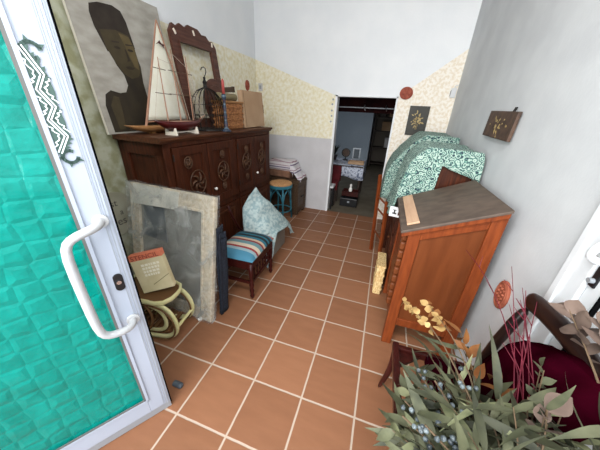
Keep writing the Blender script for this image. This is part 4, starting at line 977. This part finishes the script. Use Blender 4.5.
# ------------------------------------------------------------------ armchair frame with burgundy back
ch = thing('mahogany_chair', (0, 0, 0), 'black-brown chair with curved top rail and burgundy velvet back by the right wall', 'chair')
for y in (.09, .545):
    MB().tube([(1.475, y, .44), (1.485, y, .30), (1.475, y + .006, .15), (1.445, y + .014, 0.0)], [.02, .021, .018, .014], 8).build('leg', m_mahog, ch, smooth=True, subsurf=1)
for y in (.075, .515):
    MB().tube([(1.94, y, 0), (1.88, y, .22), (1.86, y, .44), (1.875, y - .01, .70), (1.92, y - .015, .93)], [.016, .02, .022, .024, .026], 8).build('back_post', m_chairblk, ch, smooth=True, subsurf=1)
q = MB(); q.box(1.455, 1.49, .08, .56, .405, .45); q.build('front_rail', m_mahog, ch, bevel=.008)
for y in (.085, .53): MB().box(1.48, 1.87, y - .016, y + .016, .405, .45).build('side_rail', m_mahog, ch, bevel=.008)
MB().box(1.845, 1.88, .08, .54, .40, .45).build('rear_rail', m_mahog, ch, bevel=.006)
for tri in ([(1.49, .515), (1.60, .515), (1.49, .42)], [(1.49, .1), (1.60, .1), (1.49, .195)]): MB().prism(tri, 2, .41, .43).build('corner_block', m_mahog, ch)
MB().tube([(1.918, .525, .935), (1.922, .48, .95), (1.928, .40, .96), (1.932, .29, .968), (1.93, .18, .965), (1.92, .09, .95), (1.915, .045, .93)], .03, 12, flat=(.024, .044)).build('top_rail', m_chairblk, ch, smooth=True, subsurf=1)
def vel(u, v):
    y = .085 + .385 * u; z = .48 + (.24 - .09 * u * u) * v
    b = .03 * (1 - abs(2 * u - 1) ** 3) * (1 - abs(2 * v - 1) ** 3)
    return (1.86 + .05 * v - b - .01, y, z)
q = MB(); q.grid(vel, 14, 14); q.build('back_pad', m_velvet, ch, solid=.03, smooth=True)['label'] = 'burgundy velvet back pad'
def vth(u, v):
    y = -.03 + .40 * u; zt = 1.015 - .16 * u ** 2.2
    prof = [(1.80, zt - .38), (1.80, zt - .20), (1.835, zt - .06), (1.87, zt - .008), (1.915, zt), (1.965, zt - .01), (1.978, zt - .08), (1.98, zt - .25)]
    w_ = v * (len(prof) - 1); k = min(int(w_), len(prof) - 2); f_ = w_ - k
    return (prof[k][0] + (prof[k + 1][0] - prof[k][0]) * f_ + .008 * math.sin(19 * u), y + .012 * math.sin(9 * v), prof[k][1] + (prof[k + 1][1] - prof[k][1]) * f_ + .008 * math.sin(13 * u))
tag(MB().grid(vth, 24, 28).build('velvet_throw', m_velvet, solid=.006, smooth=True), 'burgundy velvet cloth thrown over the near end of the chair back', 'cloth')
MB().box(1.62, 1.85, .10, .515, .405, .47).build('seat_pad', m_velvet, ch, bevel=.02)['label'] = 'burgundy velvet seat pad'

# ------------------------------------------------------------------ dried bouquet in a floor pot
BASE = Vector((1.74, -.16, .40))
pot = thing('dried_bouquet', (BASE.x, BASE.y, 0), 'big dried eucalyptus bouquet with red twigs and silver pods beside the chair', 'bouquet')
O = Vector((BASE.x, BASE.y, 0))
MB().lathe([(.09, 0), (.125, .08), (.135, .2), (.11, .32), (.085, .38), (.095, .42), (.085, .42), (.075, .38), (.0, .36)], 24).build('pot', m_vase, pot, smooth=True)
rb_ = random.Random(21)
def curve(a, b, sag, n=9):
    a, b = Vector(a), Vector(b); out_ = []
    for i in range(n + 1):
        t = i / n; p = a.lerp(b, t); p.z += sag * math.sin(math.pi * t) * (1 - .3 * t); out_.append(p)
    return out_
def branch(tip, nl, L, Wd, mats_i, sag=.12, curl=.3, name='eucalyptus_branch', start=.3, stem=m_twig, thick=.0035, droop=.25, base=None, pw=.75, spread=.8):
    pts = [p - O for p in curve(base or BASE, tip, sag)]
    b = MB().tube(pts, [thick * (1.3 - i / len(pts)) for i in range(len(pts))], 6).build(name, stem, pot)
    lf_ = MB()
    for k in range(nl):
        t = start + (1 - start) * (k + .5) / nl; f = t * (len(pts) - 1); i = min(int(f), len(pts) - 2)
        p = pts[i].lerp(pts[i + 1], f - i); tg = (pts[i + 1] - pts[i]).normalized()
        az = k * 2.4 + rb_.uniform(-.4, .4); sd = tg.orthogonal().normalized(); sd.rotate(Matrix.Rotation(az, 3, tg))
        dr = (tg * rb_.uniform(.4, 1.0) + sd * spread * rb_.uniform(.6, 1.1) + Vector((0, 0, -droop * rb_.uniform(.2, 1.2))))
        nm = Vector((rb_.uniform(-.8, .8), rb_.uniform(-.9, .5), 1))
        lf_.mi = 0 if len(mats_i) == 1 else rb_.choice(range(len(mats_i)))
        lf_.leaf(p, dr, nm, L * rb_.uniform(.7, 1.2), Wd * rb_.uniform(.75, 1.2), curl * rb_.uniform(-.4, 1.3), 7, pw)
    lf_.build('foliage', mats_i, b, smooth=True)
    return b
# long-leaved branches falling over the seat towards the middle of the room
tips = [(1.46, .0, .60), (1.46, .10, .62), (1.50, .24, .64), (1.55, .34, .68), (1.48, -.04, .66),
        (1.80, -.08, .97), (1.86, -.02, .98), (1.76, -.12, .99), (1.82, .06, .93), (1.90, .0, .96), (1.72, -.02, .98), (1.74, .06, .90), (1.47, -.10, .74), (1.54, .05, .80), (1.60, .22, .76), (1.66, .33, .78), (1.58, -.12, .88),
        (1.52, .18, .60), (1.62, .10, .72), (1.70, .12, .82), (1.66, -.02, .94), (1.76, .02, .96), (1.48, .05, .52), (1.56, .14, .52), (1.68, .22, .60), (1.60, .0, .60), (1.66, .28, .66), (1.57, .20, .70),
        (1.50, -.02, .70), (1.56, .28, .60), (1.48, -.05, .62), (1.46, .06, .56), (1.47, .0, .68), (1.46, -.12, .66), (1.48, .15, .70), (1.54, -.08, .74), (1.62, -.14, .80), (1.70, .20, .72), (1.64, .04, .84), (1.72, -.06, .88)]
for i, tp in enumerate(tips):
    branch(tp, rb_.randint(10, 13), .150, .024, [m_leaf[i % 3], m_leaf[0], m_leaf[1]], sag=rb_.uniform(.06, .18), curl=.8, droop=.9, spread=1.15)
# a few broad pale leaves in front
for tp in ((1.50, -.04, .70), (1.55, -.12, .78), (1.58, -.05, .82), (1.54, -.06, .66)):
    branch(tp, 6, .19, .040, [m_leaf[2], m_leaf[0]], sag=.12, start=.45, curl=.5)
for tp in ((1.42, .02, .66), (1.45, .14, .66), (1.40, -.04, .68)):
    branch(tp, 9, .07, .032, [m_leaf[2], m_leaf[0]], sag=.12, start=.6, curl=.6, pw=.85)
# silver seed pods
for tp in ((1.44, .06, .70), (1.42, -.02, .74), (1.48, .20, .72), (1.52, .10, .80), (1.47, -.06, .80), (1.60, .14, .82)):
    pts = [p - O for p in curve(BASE, tp, .12)]
    b = MB().tube(pts, .003, 6).build('pod_branch', m_twig, pot)
    for k in range(13):
        f = (.5 + .5 * k / 13) * (len(pts) - 1); i = min(int(f), len(pts) - 2); p = pts[i].lerp(pts[i + 1], f - i) + Vector((rb_.uniform(-.03, .03), rb_.uniform(-.03, .03), rb_.uniform(-.005, .03)))
        q = MB(); q.lathe([(.002, -.008), (.0075, -.002), (.008, .004), (.005, .008), (.001, .005)], 7, Matrix.Translation(p) @ Euler((rb_.uniform(0, 3), rb_.uniform(0, 3), 0)).to_matrix().to_4x4())
        q.build('seed_pod', m_pod, b, smooth=True)
# dried gold and rust leaves
branch((1.45, .55, .75), 22, .036, .030, [m_leafgold], sag=.20, name='golden_leaf_branch', start=.66, droop=.5, pw=.95, base=(1.74, -.1, .5), curl=.6)
branch((1.54, .52, .80), 18, .042, .032, [m_leafgold, m_leafrust], sag=.18, name='golden_leaf_branch', start=.70, droop=.5, pw=.95, base=(1.74, -.1, .5), curl=.6)
branch((1.65, .36, .82), 8, .075, .034, [m_leafrust], sag=.12, name='rust_leaf_branch', start=.66, droop=.1, curl=.5)
branch((1.72, .18, .82), 7, .075, .030, [m_leafrust], sag=.1, name='rust_leaf_branch', start=.66, droop=.3, curl=.5)
# taupe round-leaved branches by the wall
branch((1.85, .26, 1.11), 10, .060, .046, [m_leaftaupe], sag=.02, name='taupe_leaf_branch', start=.60, droop=0, pw=.95, base=(1.92, -.02, .86), curl=.4)
branch((1.89, .20, 1.12), 9, .060, .046, [m_leaftaupe], sag=.02, name='taupe_leaf_branch', start=.55, droop=0, pw=.95, base=(1.92, -.05, .86), curl=.4)
branch((1.72, -.02, .98), 6, .055, .048, [m_leaftaupe], sag=.05, name='taupe_leaf_branch', start=.75, droop=0, pw=.95, curl=.7)
branch((1.80, .14, .94), 12, .036, .026, [m_leaf[0]], sag=.02, name='small_leaf_branch', start=.45, droop=0, pw=.95)
branch((1.83, .20, .92), 10, .036, .024, [m_leaf[0]], sag=.02, name='small_leaf_branch', start=.45, droop=0, pw=.95)
# crimson twigs
MID = Vector((1.765, .10, .80))
for tp, sg in (((1.76, .88, .95), .10), ((1.87, .64, 1.02), .02), ((1.875, .52, .99), .02), ((1.86, .47, 1.01), .02), ((1.84, .44, .98), .03), ((1.88, .42, 1.0), .01), ((1.82, .38, .93), .03)):
    jit = Vector((rb_.uniform(-.03, .04), rb_.uniform(-.05, .05), rb_.uniform(-.03, .03)))
    pts = [p - O for p in curve(BASE + Vector((.02, .03, .05)), MID + jit, .0, 4)[:-1] + curve(MID + jit, tp, sg, 8)]
    b = MB().tube(pts, [.0022 * (1.2 - .75 * i / len(pts)) for i in range(len(pts))], 6).build('red_twig', m_redtwig, pot)
    for k in (6, 8, 10):
        p = pts[k]; MB().tube([p, p + Vector((rb_.uniform(-.03, .01), rb_.uniform(.03, .07), rb_.uniform(.0, .05)))], [.0018, .0008], 5).build('side_shoot', m_redtwig, b)
